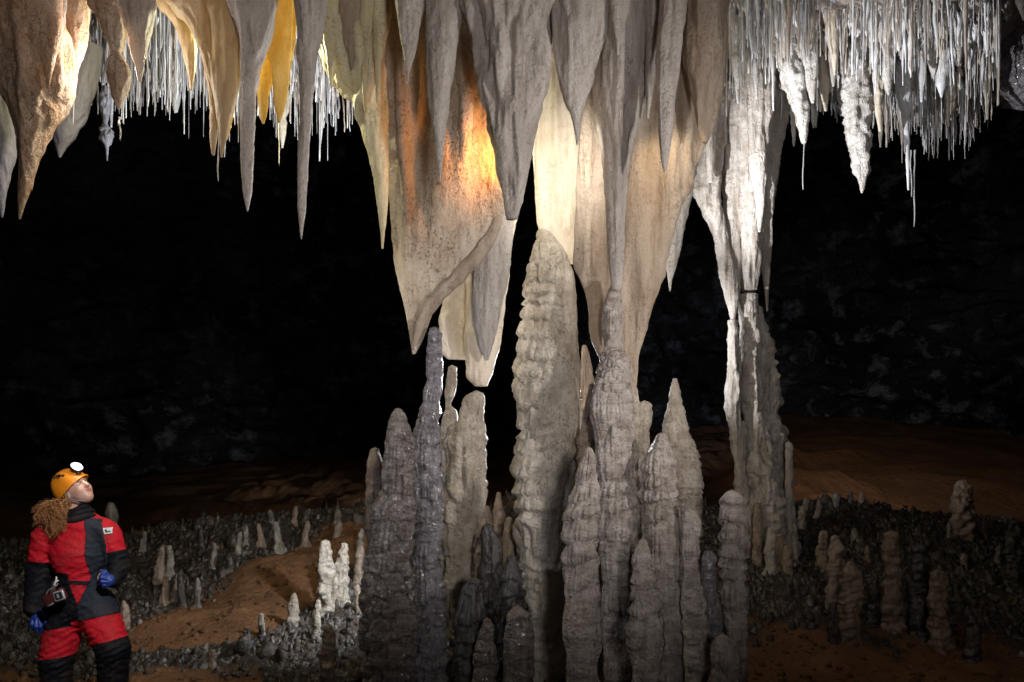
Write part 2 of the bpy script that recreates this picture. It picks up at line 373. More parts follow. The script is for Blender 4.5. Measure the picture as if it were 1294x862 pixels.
# ------------------------------------------------------------------ formations
def formation(prof, Y, seed, seg=72, dr=0.8, dmax=0.5, step=1.4, flute=(0.0, 7.0), ripple=(0.0, 0.2), lump=(0.05, 6.0),
              wrinkle=0.0, grain=0.0035, fine=0.0, groove=1.0, tilt=0.0, wob=0.0, sided=None, up=False, extend=True, tipfade=0.12, round_top=True):
    """A dripstone body of its own: rows give the left and right outline at a height; the section is an ellipse of real depth."""
    prof = sorted(prof)
    if extend and not up:
        p0 = prof[0]; w = (p0[2] - p0[1])
        if p0[0] <= 5: prof = [(-95, p0[1] - w * .12, p0[2] + w * .12)] + prof
    py = np.array([p[0] for p in prof], float)
    n = max(8, int((py[-1] - py[0]) / step) + 1)
    q = np.linspace(py[0], py[-1], n)
    l = pchip(py, [p[1] for p in prof], q); r = pchip(py, [p[2] for p in prof], q)
    k = Y / F
    cx = ((l + r) / 2 - CX) * k; hw = np.maximum((r - l) / 2 * k, 0.0015)
    z = EYE + (HY - q) * k
    dh = np.minimum(hw * dr, dmax)
    th = np.linspace(0, 2 * math.pi, seg, endpoint=False)
    bx, by = np.cos(th)[None, :], np.sin(th)[None, :]
    yc = Y + tilt * (z - z[-1 if not up else 0]) + wob * noise(z * 1.7, seed * 3.1, 0, 7)
    X = cx[:, None] + hw[:, None] * bx
    YY = yc[:, None] + dh[:, None] * by
    Z = np.repeat(z[:, None], seg, 1)
    nx, ny = bx / hw[:, None], by / dh[:, None]
    ln = np.sqrt(nx * nx + ny * ny); nx, ny = nx / ln, ny / ln
    cap = np.minimum(np.minimum(hw, dh * 1.6), 0.16)[:, None]
    d = 0
    if lump[0]: d = d + lump[0] * cap * fbm(X * lump[1], YY * lump[1], Z * lump[1] * .7, seed, 3)
    if flute[0]:
        f = fbm(X * flute[1], YY * flute[1], Z * flute[1] * .10, seed + 5, 3)
        d = d + flute[0] * cap * (0.55 - 1.5 * np.abs(f))
    side = 1.0
    if sided is not None: side = np.clip(0.5 + sided * bx * 1.2, 0.12, 1)
    if ripple[0]:
        ang = np.arctan2(by, bx)
        ca, sa = np.cos(ang), np.sin(ang)
        warp = 0.75 * noise(X * 4, YY * 4, Z * 1.2, seed + 9) + 0.35 * noise(X * 13, YY * 13, Z * 3, seed + 19) + 1.5 * noise(Z * 0.6 / ripple[1], seed, 0, 4)
        ph = Z / ripple[1] + warp
        s = ph - np.floor(ph); lay = np.floor(ph)
        amp = 0.75 + 1.0 * noise(lay * 3.7, ca * 1.5 + seed * 1.3, sa * 1.5, 6)
        rise = np.minimum(s / 0.30, 1.0)
        shape = np.sqrt(np.maximum(1 - (1 - rise) ** 2, 0)) * (1.0 - 0.6 * smooth(.25, 1.0, s))
        d = d + side * ripple[0] * cap * amp * (shape - 0.95)
        fr = np.abs(noise(ca * 5.5 * groove, sa * 5.5 * groove, lay * 5.3 + Z * 1.2, seed + 23))      # drip grooves of each shelf
        d = d - side * 0.9 * ripple[0] * cap * np.maximum(0.22 - fr, 0) / 0.22 * np.clip(1.15 - s, 0, 1) * 0.6
    if fine: d = d + fine * cap * (.35 - np.abs(fbm(X * 24, YY * 24, Z * 1.8, seed + 51, 2)) * 1.3)
    if wrinkle:
        w = fbm(X * 11, YY * 11, Z * 15, seed + 31, 4)
        d = d + side * wrinkle * cap * (0.4 - 1.3 * np.abs(w))
    d = d + grain * np.minimum(1, cap / .04) * (fbm(X * 38, YY * 38, Z * 30, seed + 41, 2) + 1.2 * fbm(X * 14, YY * 14, Z * 9, seed + 43, 2))
    X = X + nx * d; YY = YY + ny * d
    Z = Z + np.zeros_like(X)
    V = np.stack([X, YY, Z], -1).reshape(-1, 3)
    e = 0 if up else n - 1
    o = n - 1 if up else 0
    sgn = 1 if up else -1
    V = np.concatenate([V, [[cx[e], yc[e], z[e] + sgn * hw[e] * (0.5 if round_top else 0.05)], [cx[o], yc[o], z[o]]]])
    fq = grid_faces(n, seg)
    j = np.arange(seg); c0, c1 = n * seg, n * seg + 1
    t0 = np.stack([np.full(seg, c0 if e == 0 else c1), (j + 1) % seg, j], -1)
    t1 = np.stack([np.full(seg, c1 if e == 0 else c0), (n-1)*seg + j, (n-1)*seg + (j + 1) % seg], -1)
    return V, [fq[:, ::-1], t0[:, ::-1], t1[:, ::-1]]

def stone(name, label, cat, prof, Y, mat, seed, group=None, parent=None, **kw):
    V, Fc = formation(prof, Y, seed, **kw)
    up = kw.get('up', False)
    if parent is None:
        base = Vector((float(V[:-2, 0].mean()), Y, float(V[:, 2].min() if up else V[:, 2].max())))
        V = V - np.array(base)
        o = link(name, mesh(name, V, Fc, M[mat]), None, base)
        return tag(o, label, cat, group)
    V = V - np.array(parent.location)
    return link(name, mesh(name, V, Fc, M[mat]), parent)

def tite(label, prof, Y, mat, seed, group=None, **kw):
    kw.setdefault('flute', (.32, 5)); kw.setdefault('lump', (.14, 5)); kw.setdefault('fine', .20)
    return stone('stalactite', label, 'stalactite', prof, Y, mat, seed, group, **kw)

def mite(label, prof, Y, mat, seed, group=None, name='stalagmite', **kw):
    kw.setdefault('ripple', (.42, .20)); kw.setdefault('lump', (.42, 4)); kw.setdefault('wrinkle', .16); kw['up'] = True
    py, l, r = max(prof)
    gz = float(ground_z((( l + r) / 2 - CX) * Y / F, Y)) - 0.12
    gpy = HY - (gz - EYE) * F / Y
    if gpy > py + 3: prof = prof + [(gpy, l - 2, r + 2)]
    return stone(name, label, 'stalagmite', prof, Y, mat, seed, group, **kw)

GT = 'stalactites hanging along the top of the picture'
# --- left front stalactites
tite('slate grey stalactite at the far left edge, half out of frame', [(0,-75,-8),(90,-55,2),(160,-30,18),(190,-20,20),(240,-8,10),(275,1,4)], 5.5, 'slate', 1, GT)
s1 = tite('broad rust brown stalactite with a long pale tip beside the slate grey edge one', [(0,-45,74),(45,-14,79),(80,0,81),(110,8,80),(140,16,70),(185,22,51),(220,23,41),(250,23,33),(277,23.5,26)], 5.2, 'rust', 2, GT, flute=(.5, 6), lump=(.22, 5), seg=80)
stone('tip', None, None, [(90,50,80),(140,44,70),(190,38,56),(220,36,44),(241,36.5,40)], 5.22, 'rust', 3, parent=s1, extend=False, lump=(.3, 9), flute=(.3, 8))
stone('brown_lobe', None, None, [(0,8,76),(25,18,76),(40,27,75),(60,38,72),(80,48,68),(100,57,64),(112,60,62)], 5.08, 'rust', 4, parent=s1, flute=(.25, 4), dr=.45)
tite('small grey stalactite with a knobbly tip beside the rust brown lobe', [(0,64,82),(25,69,82),(38,71,79),(45,73,75)], 5.15, 'grey', 5, GT, lump=(.3, 12))
tite('pale orange stalactite with a pink right rim and needle point', [(0,80,110),(30,83,109),(55,85,106),(80,89,100),(95,91,97),(107,93,95)], 5.3, 'rust', 6, GT)
tite('stubby slate grey stalactite leaning behind the rust brown one', [(60,85,125),(100,75,119),(140,68,108),(170,67,95),(190,71,82),(199,74,77)], 6.6, 'slate', 7, GT)
tite('orange stalactite with a swollen bulb above its point', [(0,112,143),(25,124,153),(45,133,157),(60,138,155),(67,139.5,153),(70,139,154),(80,134,159),(95,133,162),(112,138,160),(125,143,156),(138,148,151)], 5.0, 'rust', 8, GT, lump=(.3, 10), flute=(.3, 8))
tite('smooth grey stalactite right of the orange bulb one', [(0,137,192),(25,151,190),(50,161,186),(80,170,182),(103,175,178)], 5.15, 'grey', 9, GT)
tite('thin butter yellow stalactite on the left of the broad amber edged one', [(0,200,226),(35,222,243),(60,230,248),(85,235,247),(100,238,245),(114,240,243)], 5.45, 'honey', 10, GT)
s6 = tite('broad grey brown stalactite with amber edges', [(0,218,303),(30,238,308),(50,245,307),(85,260,304),(125,271,297),(150,274,290),(170,277,287),(185,278,284),(199,279,281)], 5.25, 'honey', 11, GT, dr=.6, seg=72)
stone('amber_flank', None, None, [(0,284,316),(40,289,318),(70,292,312),(100,291,304),(130,286,298),(160,284,292),(176,285,288)], 5.36, 'amber', 12, parent=s6, lump=(.2, 9))
stone('pale_flank', None, None, [(60,252,268),(110,262,274),(150,265,276),(180,266,273),(196,268,271)], 5.36, 'honey', 13, parent=s6, extend=False, lump=(.3, 12))
tite('long grey stalactite with a lit left edge and honey coloured tip', [(0,293,345),(55,305,339),(90,307,328),(130,305,322),(190,305,320),(220,306,319),(245,308,317),(258,310,315),(267,312,313.5)], 5.15, 'grey', 14, GT, lump=(.14, 7))
s8 = tite('glowing amber stalactite between two long grey ones', [(0,341,376),(50,343,374),(75,344,370),(100,346,366),(130,348,361),(145,350,357),(155,352,354)], 5.4, 'amber', 15, GT, flute=(.5, 8))
stone('amber_flap', None, None, [(0,326,346),(60,327,346),(110,326,342),(140,328,338),(156,331,334)], 5.5, 'amber', 16, parent=s8, lump=(.3, 11))
tite('longest slender grey stalactite with a bright stripe down its side', [(0,375,412),(40,378,406),(75,379,399),(130,380,394),(200,377,389),(260,376,386.5),(285,378,383.5),(302,380,381.5)], 5.1, 'grey', 17, GT, lump=(.10, 6))
s10 = tite('olive yellow draped stalactite cluster with a thin long tip', [(0,408,490),(40,408,488),(75,411,488),(100,418,488),(120,436,488),(160,457,488),(210,470,489),(260,477,489),(290,480,487),(314,482,484.5)], 5.55, 'olive', 18, GT, dr=.5, flute=(.55, 9), lump=(.2, 8), seg=80)
for i, a in enumerate([[(0,430,455),(40,434,452),(70,439,449),(88,443,446)], [(0,455,474),(60,455,468),(110,457,464),(142,460,462)], [(0,472,488),(50,472,486),(100,474,481),(130,476,478)], [(0,410,430),(50,411,424),(90,415,422),(112,418,420)]]):
    stone('drip_fold', None, None, a, 5.42, 'olive' if i != 0 else 'tan', 19 + i, parent=s10, lump=(.3, 9), flute=(.4, 9))
# --- centre
tite('short grey stalactite hanging in front of the speckled cream drape', [(0,499,535),(40,505,528),(75,511,522),(95,513,517),(108,514,515.5)], 5.0, 'grey', 30, GT)
tite('long grey stalactite hanging in front of the speckled cream drape', [(0,538,586),(60,541,576),(120,543,569),(180,550,562),(210,553,558.5),(230,555.5,557)], 5.0, 'grey', 31, GT)
s13 = stone('drapery', 'wide speckled cream drape whose lower edge curls up to the right', 'drapery', [(0,484,640),(100,486,640),(200,491,640),(235,494,640),(260,497,634),(300,501,618),(330,504,600),(345,506,588),(370,509,562),(390,513,548),(410,516,541),(428,518,535),(447,521,525)], 5.7, 'cream', 32, GT, dr=.22, flute=(.6, 4.5), fine=.12, lump=(.25, 4), seg=130)
def strand(name, pts, Y, mat, parent, seed, seg=20, lump=.3):
    """a bent rounded roll of stone along a path of (px, py, radius px, extra distance)"""
    pts = np.array(pts, float); n = 90
    t = np.linspace(0, len(pts) - 1, n); q = [pchip(np.arange(len(pts)), pts[:, i], t) for i in range(4)]
    k = Y / F
    C = np.stack([(q[0] - CX) * k, Y + q[3], EYE + (HY - q[1]) * k], -1); R = q[2] * k
    T = np.gradient(C, axis=0); T /= np.linalg.norm(T, axis=1)[:, None]
    A = np.cross(T, [0, 1, 0]); A /= np.linalg.norm(A, axis=1)[:, None]
    B = np.cross(A, T)
    th = np.linspace(0, 2 * math.pi, seg, endpoint=False)
    D = A[:, None] * np.cos(th)[None, :, None] + B[:, None] * np.sin(th)[None, :, None]
    V = C[:, None] + D * R[:, None, None]
    nz = fbm(V[..., 0] * 11, V[..., 1] * 11, V[..., 2] * 11, seed, 3)
    V = (V + D * (R[:, None] * lump * nz)[..., None]).reshape(-1, 3)
    caps = [np.array([list(range(seg))[::-1]]), np.array([[(n - 1) * seg + i for i in range(seg)]])]
    return link(name, mesh(name, V - np.array(parent.location), [grid_faces(n, seg)] + caps, M[mat]), parent)
strand('rolled_edge', [(522,442,2.5,-.02),(534,408,6,-.03),(554,377,8,-.04),(584,346,9,-.035),(610,316,9,-.03),(626,284,7,-.01),(634,246,4,.02),(638,215,2,.05)], 5.69, 'tan', s13, 321)
strand('side_fold', [(505,90,5,-.05),(510,170,7,-.07),(514,260,6,-.06),(517,330,4,-.04)], 5.66, 'cream', s13, 322)
strand('side_fold', [(586,60,9,-.10),(590,120,10,-.09),(588,180,9,-.08),(582,240,6,-.05)], 5.66, 'cream', s13, 323)
s14 = tite('very wide fluted grey stalactite with a blunt cut end, right of the cream drape', [(0,596,697),(60,607,685),(120,617,678),(160,623,669),(210,630,665),(250,637,658),(270,640,654),(277,641,653)], 5.0, 'grey', 33, GT, flute=(.75, 9), fine=.2, seg=120, round_top=False)
tite('grey stalactite tapering to a dark point below the blunt cut one', [(170,600,664),(230,594,658),(280,594,650),(340,597,643),(400,599,632),(430,604,625),(455,613,617)], 5.80, 'grey', 34, extend=False, dr=.42, flute=(.2, 6))
tite('pale stalactite with a broken rounded tip above the cream stalagmite', [(170,596,662),(240,592,656),(300,594,648),(370,592,638),(430,588,629),(460,589,624),(478,593,620),(488,600,616)], 5.93, 'pale', 35, extend=False, dr=.5, round_top=False, lump=(.2, 9))
stone('drapery', 'ragged pale curtain stub hanging behind the curled drape', 'drapery', [(250,550,612),(320,556,606),(380,557,602),(430,558,601),(446,560,600),(454,566,590)], 6.05, 'pale', 36, None, dr=.3, extend=False, lump=(.5, 12), round_top=False)
s16 = stone('drapery', 'brightly lit cream white drape touching the tip of the tallest stalagmite', 'drapery', [(0,692,790),(30,694,790),(80,684,790),(120,678,790),(185,669,780),(225,674,770),(260,676,762),(288,680,750),(300,690,742),(315,703,736),(326,711,731),(333,721,726)], 6.2, 'pale', 37, GT, dr=.25, flute=(.6, 5), fine=.14, lump=(.2, 6), seg=120)
s17 = stone('drapery', 'great tan drape tapering to a point behind the tall smooth stalagmite', 'drapery', [(0,740,911),(56,738,907),(137,734,899),(193,730,887),(256,727,860),(290,727,850),(330,728,838),(355,736,831),(390,743,820),(425,747,810),(448,755,807),(480,775,805),(510,790,802)], 5.8, 'tan', 38, GT, dr=.24, flute=(.7, 4), fine=.14, lump=(.2, 4), seg=150)
tite('dark grey stalactite with a hooked point over the bright white drape', [(0,699,763),(40,702,760),(75,703,752),(110,709,744),(130,715,739),(145,722,735),(165,726,732.5),(183,728.5,730)], 5.0, 'grey', 39, GT)
tite('largest smooth grey stalactite merging into the great tan drape', [(0,754,822),(75,753,819),(130,757,814),(185,762,802),(240,766,793),(290,768,790),(340,771,787),(366,774,784)], 5.45, 'grey', 40, GT, flute=(.3, 5), dr=.9)
tite('needle thin grey stalactite in front of the largest smooth one', [(0,772,786),(35,775,784),(55,778,783),(69,780,782)], 4.9, 'grey', 41, GT)
tite('grey ridge shaped stalactite right of the largest smooth one', [(0,817,845),(60,816,835),(110,816,826),(150,817,820)], 5.35, 'grey', 42, GT, dr=1.3)
tite('grey dagger stalactite hanging in front of the great tan drape', [(0,836,867),(75,830,858),(140,832,851),(180,834,847),(200,836,844),(218,839,841.5)], 5.1, 'grey', 43, GT)
tite('dark brown stalactite at the right edge of the great tan drape', [(0,863,912),(60,862,907),(110,870,902),(150,880,898),(180,888,894)], 5.5, 'tan', 44, GT, flute=(.5, 6))
tite('white ragged stalactite peeping out behind the right edge of the tan drape', [(200,850,885),(240,850,876),(290,845,868),(310,841,864),(335,842,857),(352,844,850),(368,846,847.5)], 6.9, 'white', 45, extend=False, lump=(.35, 9))

# --- the column on the right: hanging half
colu = thing('flowstone_column', P(930, 60, 8.7), 'white ribbed flowstone hanging half of the broken column on the right', 'flowstone column')
up_parts = [
 ([(110,893,925),(140,893,918),(200,884,912),(240,876,908),(262,886,912),(290,900,918),(320,907,925),(350,912,930),(380,919,932),(405,924,929)], 8.6, 'bone'),
 ([(60,905,945),(140,908,940),(200,912,938),(260,916,938),(320,921,938),(360,926,936),(380,928,934)], 8.7, 'bone'),
 ([(40,915,970),(140,918,964),(200,926,962),(240,930,962),(300,935,962),(340,937,959),(367,939,955)], 8.65, 'bone'),
 ([(60,945,985),(120,946,975),(200,948,968),(250,955,966),(293,958,961)], 8.4, 'bone'),
 ([(60,950,1000),(140,953,992),(200,957,985),(260,957,977),(330,962,974),(370,966,972),(393,968,971)], 8.75, 'bone'),
 ([(80,890,915),(130,892,908),(180,893,904),(230,895,900)], 8.35, 'bone')]
for i, (a, y, m) in enumerate(up_parts):
    stone('flowstone_rib', None, None, a, y, m, 60 + i, parent=colu, extend=False, flute=(.45, 9), lump=(.2, 9), wrinkle=.10, round_top=(i != 2))
cold = thing('flowstone_column', P(960, 700, 8.7), 'white ribbed flowstone standing half of the broken column on the right', 'flowstone column')
lo_parts = [
 ([(405,921,930),(440,918,933),(500,918,936),(540,921,938),(590,928,942),(640,928,946),(745,924,952)], 8.55, 'bone', .10),
 ([(373,935,953),(400,936,955),(450,936,958),(540,938,962),(600,936,962),(660,934,968),(745,930,972)], 8.7, 'bone', .05),
 ([(388,955,963),(420,955,970),(450,955,978),(500,957,984),(560,955,990),(610,955,994),(660,948,1003),(745,944,1010)], 8.85, 'bone', .3),
 ([(522,954,962),(545,950,968),(575,945,975),(610,940,984),(650,938,990),(690,936,998),(745,934,1004)], 8.62, 'bone', .3),
 ([(560,992,1000),(600,992,1002),(650,991,1004),(740,988,1008)], 8.6, 'bone', .35)]
for i, (a, y, m, rp) in enumerate(lo_parts):
    stone('flowstone_rib', None, None, a, y, m, 70 + i, parent=cold, up=True, flute=(.5, 9), lump=(.5, 7), wrinkle=.3, ripple=(rp, .16))

# --- stalagmites of the front group
GM = 'stalagmites of the front group'
mite('dark slim stalagmite at the left edge of the front group', [(568,468,480),(600,464,486),(700,461,489),(800,459,492)], 6.0, 'brown', 101, GM)
mite('broad bark textured stalagmite with a conical top, left in the front group', [(517,499,507),(528,494,514),(545,490,519),(570,485,524),(610,483,524),(650,474,524),(700,468,523),(780,462,522),(860,460,522)], 5.5, 'bark', 102, GM, ripple=(.5, .21), wrinkle=.22, seg=110)
mite('tall violet grey stalagmite with a slim upright neck', [(415,544,554),(424,541,557),(445,540,557),(475,540,558),(500,534,558),(525,528,557),(545,522,556),(575,520,557),(640,523,557),(700,522,556),(780,520,565),(860,515,575)], 5.65, 'violet', 103, GM, ripple=(.5, .17), wrinkle=.2, seg=110)
mite('small pale broken stalagmite behind the violet neck', [(464,565,577),(485,562,580),(500,561,576),(512,562,571),(520,560,579),(540,557,580),(580,556,578)], 6.1, 'pallid', 104, GM, lump=(.35, 9))
mite('cream stalagmite with a rounded head under the broken stalactite', [(497,594,610),(503,586,613),(515,581,614),(532,578,614),(538,571,615),(560,564,615),(610,562,613),(650,560,606),(700,561,597),(760,560,590)], 5.95, 'pallid', 105, GM, ripple=(.28, .34), flute=(.3, 8), seg=72)
s6m = mite('tallest central stalagmite with stacked skirts down its left flank', [(288,682,690),(296,677,698),(312,672,708),(330,669,716),(350,666,721),(380,662,726),(420,655,729),(450,652,732),(472,649,734),(520,654,735),(570,652,735),(620,650,724),(680,652,720),(740,658,716),(800,668,712),(870,668,712)], 6.2, 'ivory', 106, GM, ripple=(.42, .16), flute=(.22, 7), wrinkle=.12, sided=-1, seg=110, lump=(.15, 5))
stone('flowstone_spire', None, None, [(312,696,704),(325,692,710),(350,690,712),(420,688,716)], 6.08, 'ivory', 107, parent=s6m, up=True, ripple=(.3, .10), wrinkle=.1)
stone('flowstone_spire', None, None, [(332,712,720),(345,708,724),(400,706,729),(560,704,733),(640,706,726)], 6.12, 'ivory', 108, parent=s6m, up=True, ripple=(.1, .25), wrinkle=.05, flute=(.3, 8))
mite('rough brown stalagmite half hidden between the tallest and the smooth one', [(437,735,741),(450,733,745),(475,732,750),(500,732,751),(560,730,752)], 6.5, 'brown', 109, GM, lump=(.3, 9))
mite('blotchy dark brown stalagmite left of the smooth grey one', [(486,744,752),(510,738,755),(545,730,756),(600,727,757)], 5.9, 'brown', 110, GM)
mite('tall smooth grey stalagmite with a pointed top before the tan drape', [(353,775,781),(365,770,784),(385,764,786),(420,761,788),(443,760,790),(450,756,797),(478,752,801),(520,751,804),(600,755,807),(680,757,806),(740,760,804),(860,764,802)], 5.6, 'mauve', 111, GM, ripple=(.30, .26), wrinkle=.09, seg=120, flute=(.12, 8))
mite('grey ribbed stalagmite with a tan tip in front of the tallest one', [(567,739,749),(576,736,753),(600,728,757),(640,717,760),(700,710,760),(780,712,760),(860,714,759)], 5.1, 'mauve', 112, GM, seg=110, wrinkle=.10)
mite('stout grey stalagmite with a slanted brown tip right of the smooth one', [(549,830,841),(562,822,847),(585,813,852),(620,812,857),(700,815,860),(780,818,861),(860,820,862)], 5.4, 'mauve', 113, GM, seg=110, wrinkle=.09, ripple=(.34, .27))
mite('low grey stalagmite with a rusty nipple tip, front of the group', [(683,807,817),(695,802,821),(715,797,826),(760,794,834),(800,792,838),(860,794,841)], 4.95, 'mauve', 114, GM, seg=72, ripple=(.36, .22))
mite('grey stalagmite beside the stout one with a small brown cap', [(638,858,869),(646,859,880),(665,860,886),(720,860,886),(760,860,891),(860,866,893)], 5.3, 'mauve', 115, GM)
mite('short bluish stalagmite wedged between two grey ones', [(698,888,902),(706,886,905),(745,886,908),(780,888,913),(830,888,915)], 5.6, 'violet', 116, GM, ripple=(.28, .34))
mite('wet knobbly stalagmite at the right end of the front group', [(622,918,932),(630,913,938),(655,911,942),(700,908,943),(760,910,945),(800,916,945),(860,922,946)], 5.5, 'mauve', 117, GM, ripple=(.5, .18), wrinkle=.12)
mite('squat dark capped stalagmite at the lower right of the front group', [(805,904,922),(815,897,931),(835,894,936),(862,892,938)], 5.0, 'mauve', 118, GM)
mite('pale rough cone stalagmite with a white lit left edge', [(479,850,856),(495,846,860),(512,842,864),(540,837,872),(575,838,880),(610,845,884),(650,858,887)], 6.6, 'pallid', 119, GM, ripple=(.2, .11), wrinkle=.2)
mite('knobby cream stalagmite behind the smooth grey one', [(509,808,821),(516,804,825),(530,804,824),(545,806,820),(580,806,820)], 6.6, 'pallid', 120, GM, lump=(.35, 9))
mite('thin cream stalagmite hugging the right side of the smooth one', [(490,801,805),(505,799,809),(540,798,811),(600,798,812)], 6.3, 'pallid', 121, GM)
mite('glossy black stalagmite at the foot of the cream one', [(733,592,606),(742,584,612),(765,579,613),(860,570,615)], 5.4, 'black', 122, GM, lump=(.3, 8))
mite('dark warty stalagmite in the bottom centre, left of its taller twin', [(783,610,621),(792,604,626),(860,598,628)], 5.2, 'bark', 123, GM, wrinkle=.2)
mite('dark warty stalagmite in the bottom centre, taller than its twin', [(768,647,661),(778,641,668),(860,636,676)], 5.3, 'bark', 124, GM, wrinkle=.2)
for i, (a, y, m, lb) in enumerate([
 ([(623,627,633),(640,624,635),(680,621,642)], 6.9, 'brown', 'slim brown stalagmite showing between the cream and tallest ones'),
 ([(640,606,618),(660,602,622),(740,598,626)], 6.6, 'brown', 'rounded brown stalagmite against the side of the cream one'),
 ([(665,610,624),(690,606,634),(760,602,640)], 6.3, 'black', 'black glittering stalagmite in the gap beside the tallest one'),
 ([(655,638,648),(690,634,652),(760,628,656)], 6.45, 'brown', 'dull brown stalagmite at the left foot of the tallest one'),
 ([(705,640,652),(730,634,660),(800,630,664)], 5.8, 'black', 'black wet stalagmite in the gap above the warty twins')]):
    mite(lb, a, y, m, 140 + i, GM, lump=(.3, 8))

# ------------------------------------------------------------------ ceiling straws and the rough stalactites among them
rng = np.random.default_rng(7)
def straw_mesh(i):
    r = np.random.default_rng(100 + i); n, sg = 12, 6
    z = -np.linspace(0, 1, n); th = np.linspace(0, 2 * math.pi, sg, endpoint=False)
    rad = 0.0066 * (1 + 0.35 * r.uniform(-1, 1, n)) * np.interp(-z, [0, .15, .9, 1], [1.6, 1, .8, .45] if i % 2 else [3.0, 2.2, .8, .4])
    ox, oy = np.cumsum(r.normal(0, .0026, n)), np.cumsum(r.normal(0, .0026, n))
    V = np.stack([ox[:, None] + rad[:, None] * np.cos(th), oy[:, None] + rad[:, None] * np.sin(th), np.repeat(z[:, None], sg, 1)], -1).reshape(-1, 3)
    return V, [grid_faces(n, sg)[:, ::-1], np.array([[(n - 1) * sg + j for j in range(sg)]])[:, ::-1]]
SV = [straw_mesh(i) for i in range(14)]
SM = [mesh('soda_straw', v, f, M[['straw', 'creamstraw', 'straw', 'greystraw', 'creamstraw'][i % 5]]) for i, (v, f) in enumerate(SV)]
LIMIT_L = [(80,150),(105,130),(120,160),(150,172),(185,150),(200,165),(225,150),(240,185),(262,228),(287,208),(310,180),(340,150),(355,200),(372,182),(400,205),(415,243),(432,215),(455,205),(470,180)]
LIMIT_R = [(900,150),(940,190),(985,195),(1000,180),(1016,238),(1030,170),(1045,165),(1062,222),(1072,190),(1100,170),(1110,195),(1125,190),(1140,208),(1150,180),(1160,175),(1170,225),(1182,220),(1200,222),(1220,205),(1232,180),(1247,170),(1258,150),(1264,120)]
def straws(px0, px1, limit, n):
    out = []
    lx, ly = [p[0] for p in limit], [p[1] for p in limit]
    while len(out) < n:
        px, Y = rng.uniform(px0, px1), 6.9 + 3.05 * rng.beta(2.0, 1.1)
        x = (px - CX) * Y / F; z = float(ceil_z(px, Y)) + 0.05
        root = HY - (z - EYE) * F / Y
        top = np.interp(px, lx, ly)
        cl = float(noise(x * 2.6, Y * 2.6, 0, 71)); cl2 = float(noise(x * 1.1, Y * 1.1, 5, 73))
        if rng.random() > .62 + .6 * cl: continue
        ln = (0.05 + 0.95 * rng.beta(1.2, 2.6)) * (.9 + .6 * cl2) * (1.45 if px < 500 else 1.05)
        tip = root + ln * F / Y
        lim = top - abs(rng.normal(0, 16))
        if tip > lim: ln = (lim - root) * Y / F
        if ln < 0.08 or root < -40: continue
        out.append((x, Y, z, ln, min(3.2, .5 + rng.exponential(.5)), int(rng.integers(14))))
    return out
def straw_rank(s): return -(s[3] * s[4] / s[1] ** 2)
left = sorted(straws(80, 475, LIMIT_L, 1400), key=straw_rank)
right = sorted(straws(893, 1264, LIMIT_R, 2300), key=straw_rank)
def straw_obj(s, label, group):
    o = link('soda_straw', SM[s[5]]); o.location = s[:3]; o.scale = (s[4], s[4], s[3]); o.rotation_euler = (rng.normal(0, .012), rng.normal(0, .012), rng.uniform(0, 6))
    tag(o, label, 'soda straw', group)
for s in left[:125]: straw_obj(s, 'thin white soda straw in the roof cluster behind the left stalactites', 'soda straws of the left roof cluster')
for s in right[:165]: straw_obj(s, 'thin white soda straw in the roof cluster right of the column', 'soda straws of the right roof cluster')
def straw_single(px, py0, py1, Y, w, label):
    p = P(px, py0, Y); straw_obj((p.x, p.y, p.z, (py1 - py0) * Y / F, w, 3), label, None)
straw_single(1156, 190, 286, 8.6, 1.3, 'longest white straw of all, dangling alone below the right cluster')
straw_single(1151, 190, 249, 8.6, 1.1, 'white straw just left of the longest one in the right cluster')
straw_single(1016, 150, 239, 8.6, 1.2, 'long lone straw hanging below the left end of the right cluster')
straw_single(276, 150, 229, 5.5, .8, 'thin straw hanging close behind the tip of the amber edged stalactite')
straw_single(151, 148, 178, 5.35, 1.0, 'short straw growing from the point of the orange bulb stalactite')
straw_single(352, 150, 210, 6.6, .9, 'lone straw below the glowing amber stalactite')
straw_single(93, 100, 160, 5.6, .6, 'thin grey straw below the pink rimmed pale orange stalactite')
rest = left[125:] + right[165:]
VV, FQ, FT, off = [], [], [], 0
for s in rest:
    v, f = SV[s[5]]; a = rng.uniform(0, 6)
    w = v * np.array([s[4], s[4], s[3]]); w = w @ np.array([[math.cos(a), math.sin(a), 0], [-math.sin(a), math.cos(a), 0], [0, 0, 1]]) + np.array(s[:3])
    VV.append(w); FQ.append(f[0] + off); FT.append(f[1] + off); off += len(v)
smi = [[0, 1, 0, 2, 1][s[5] % 5] for s in rest]
tag(link('soda_straws', mesh('soda_straws', np.concatenate(VV), [np.concatenate(FQ), np.concatenate(FT)], [M['straw'], M['creamstraw'], M['greystraw']], mi=np.concatenate([np.repeat(smi, len(SV[0][1][0])), smi]))), 'mass of small white soda straws covering the roof', 'soda straws', kind='stuff')

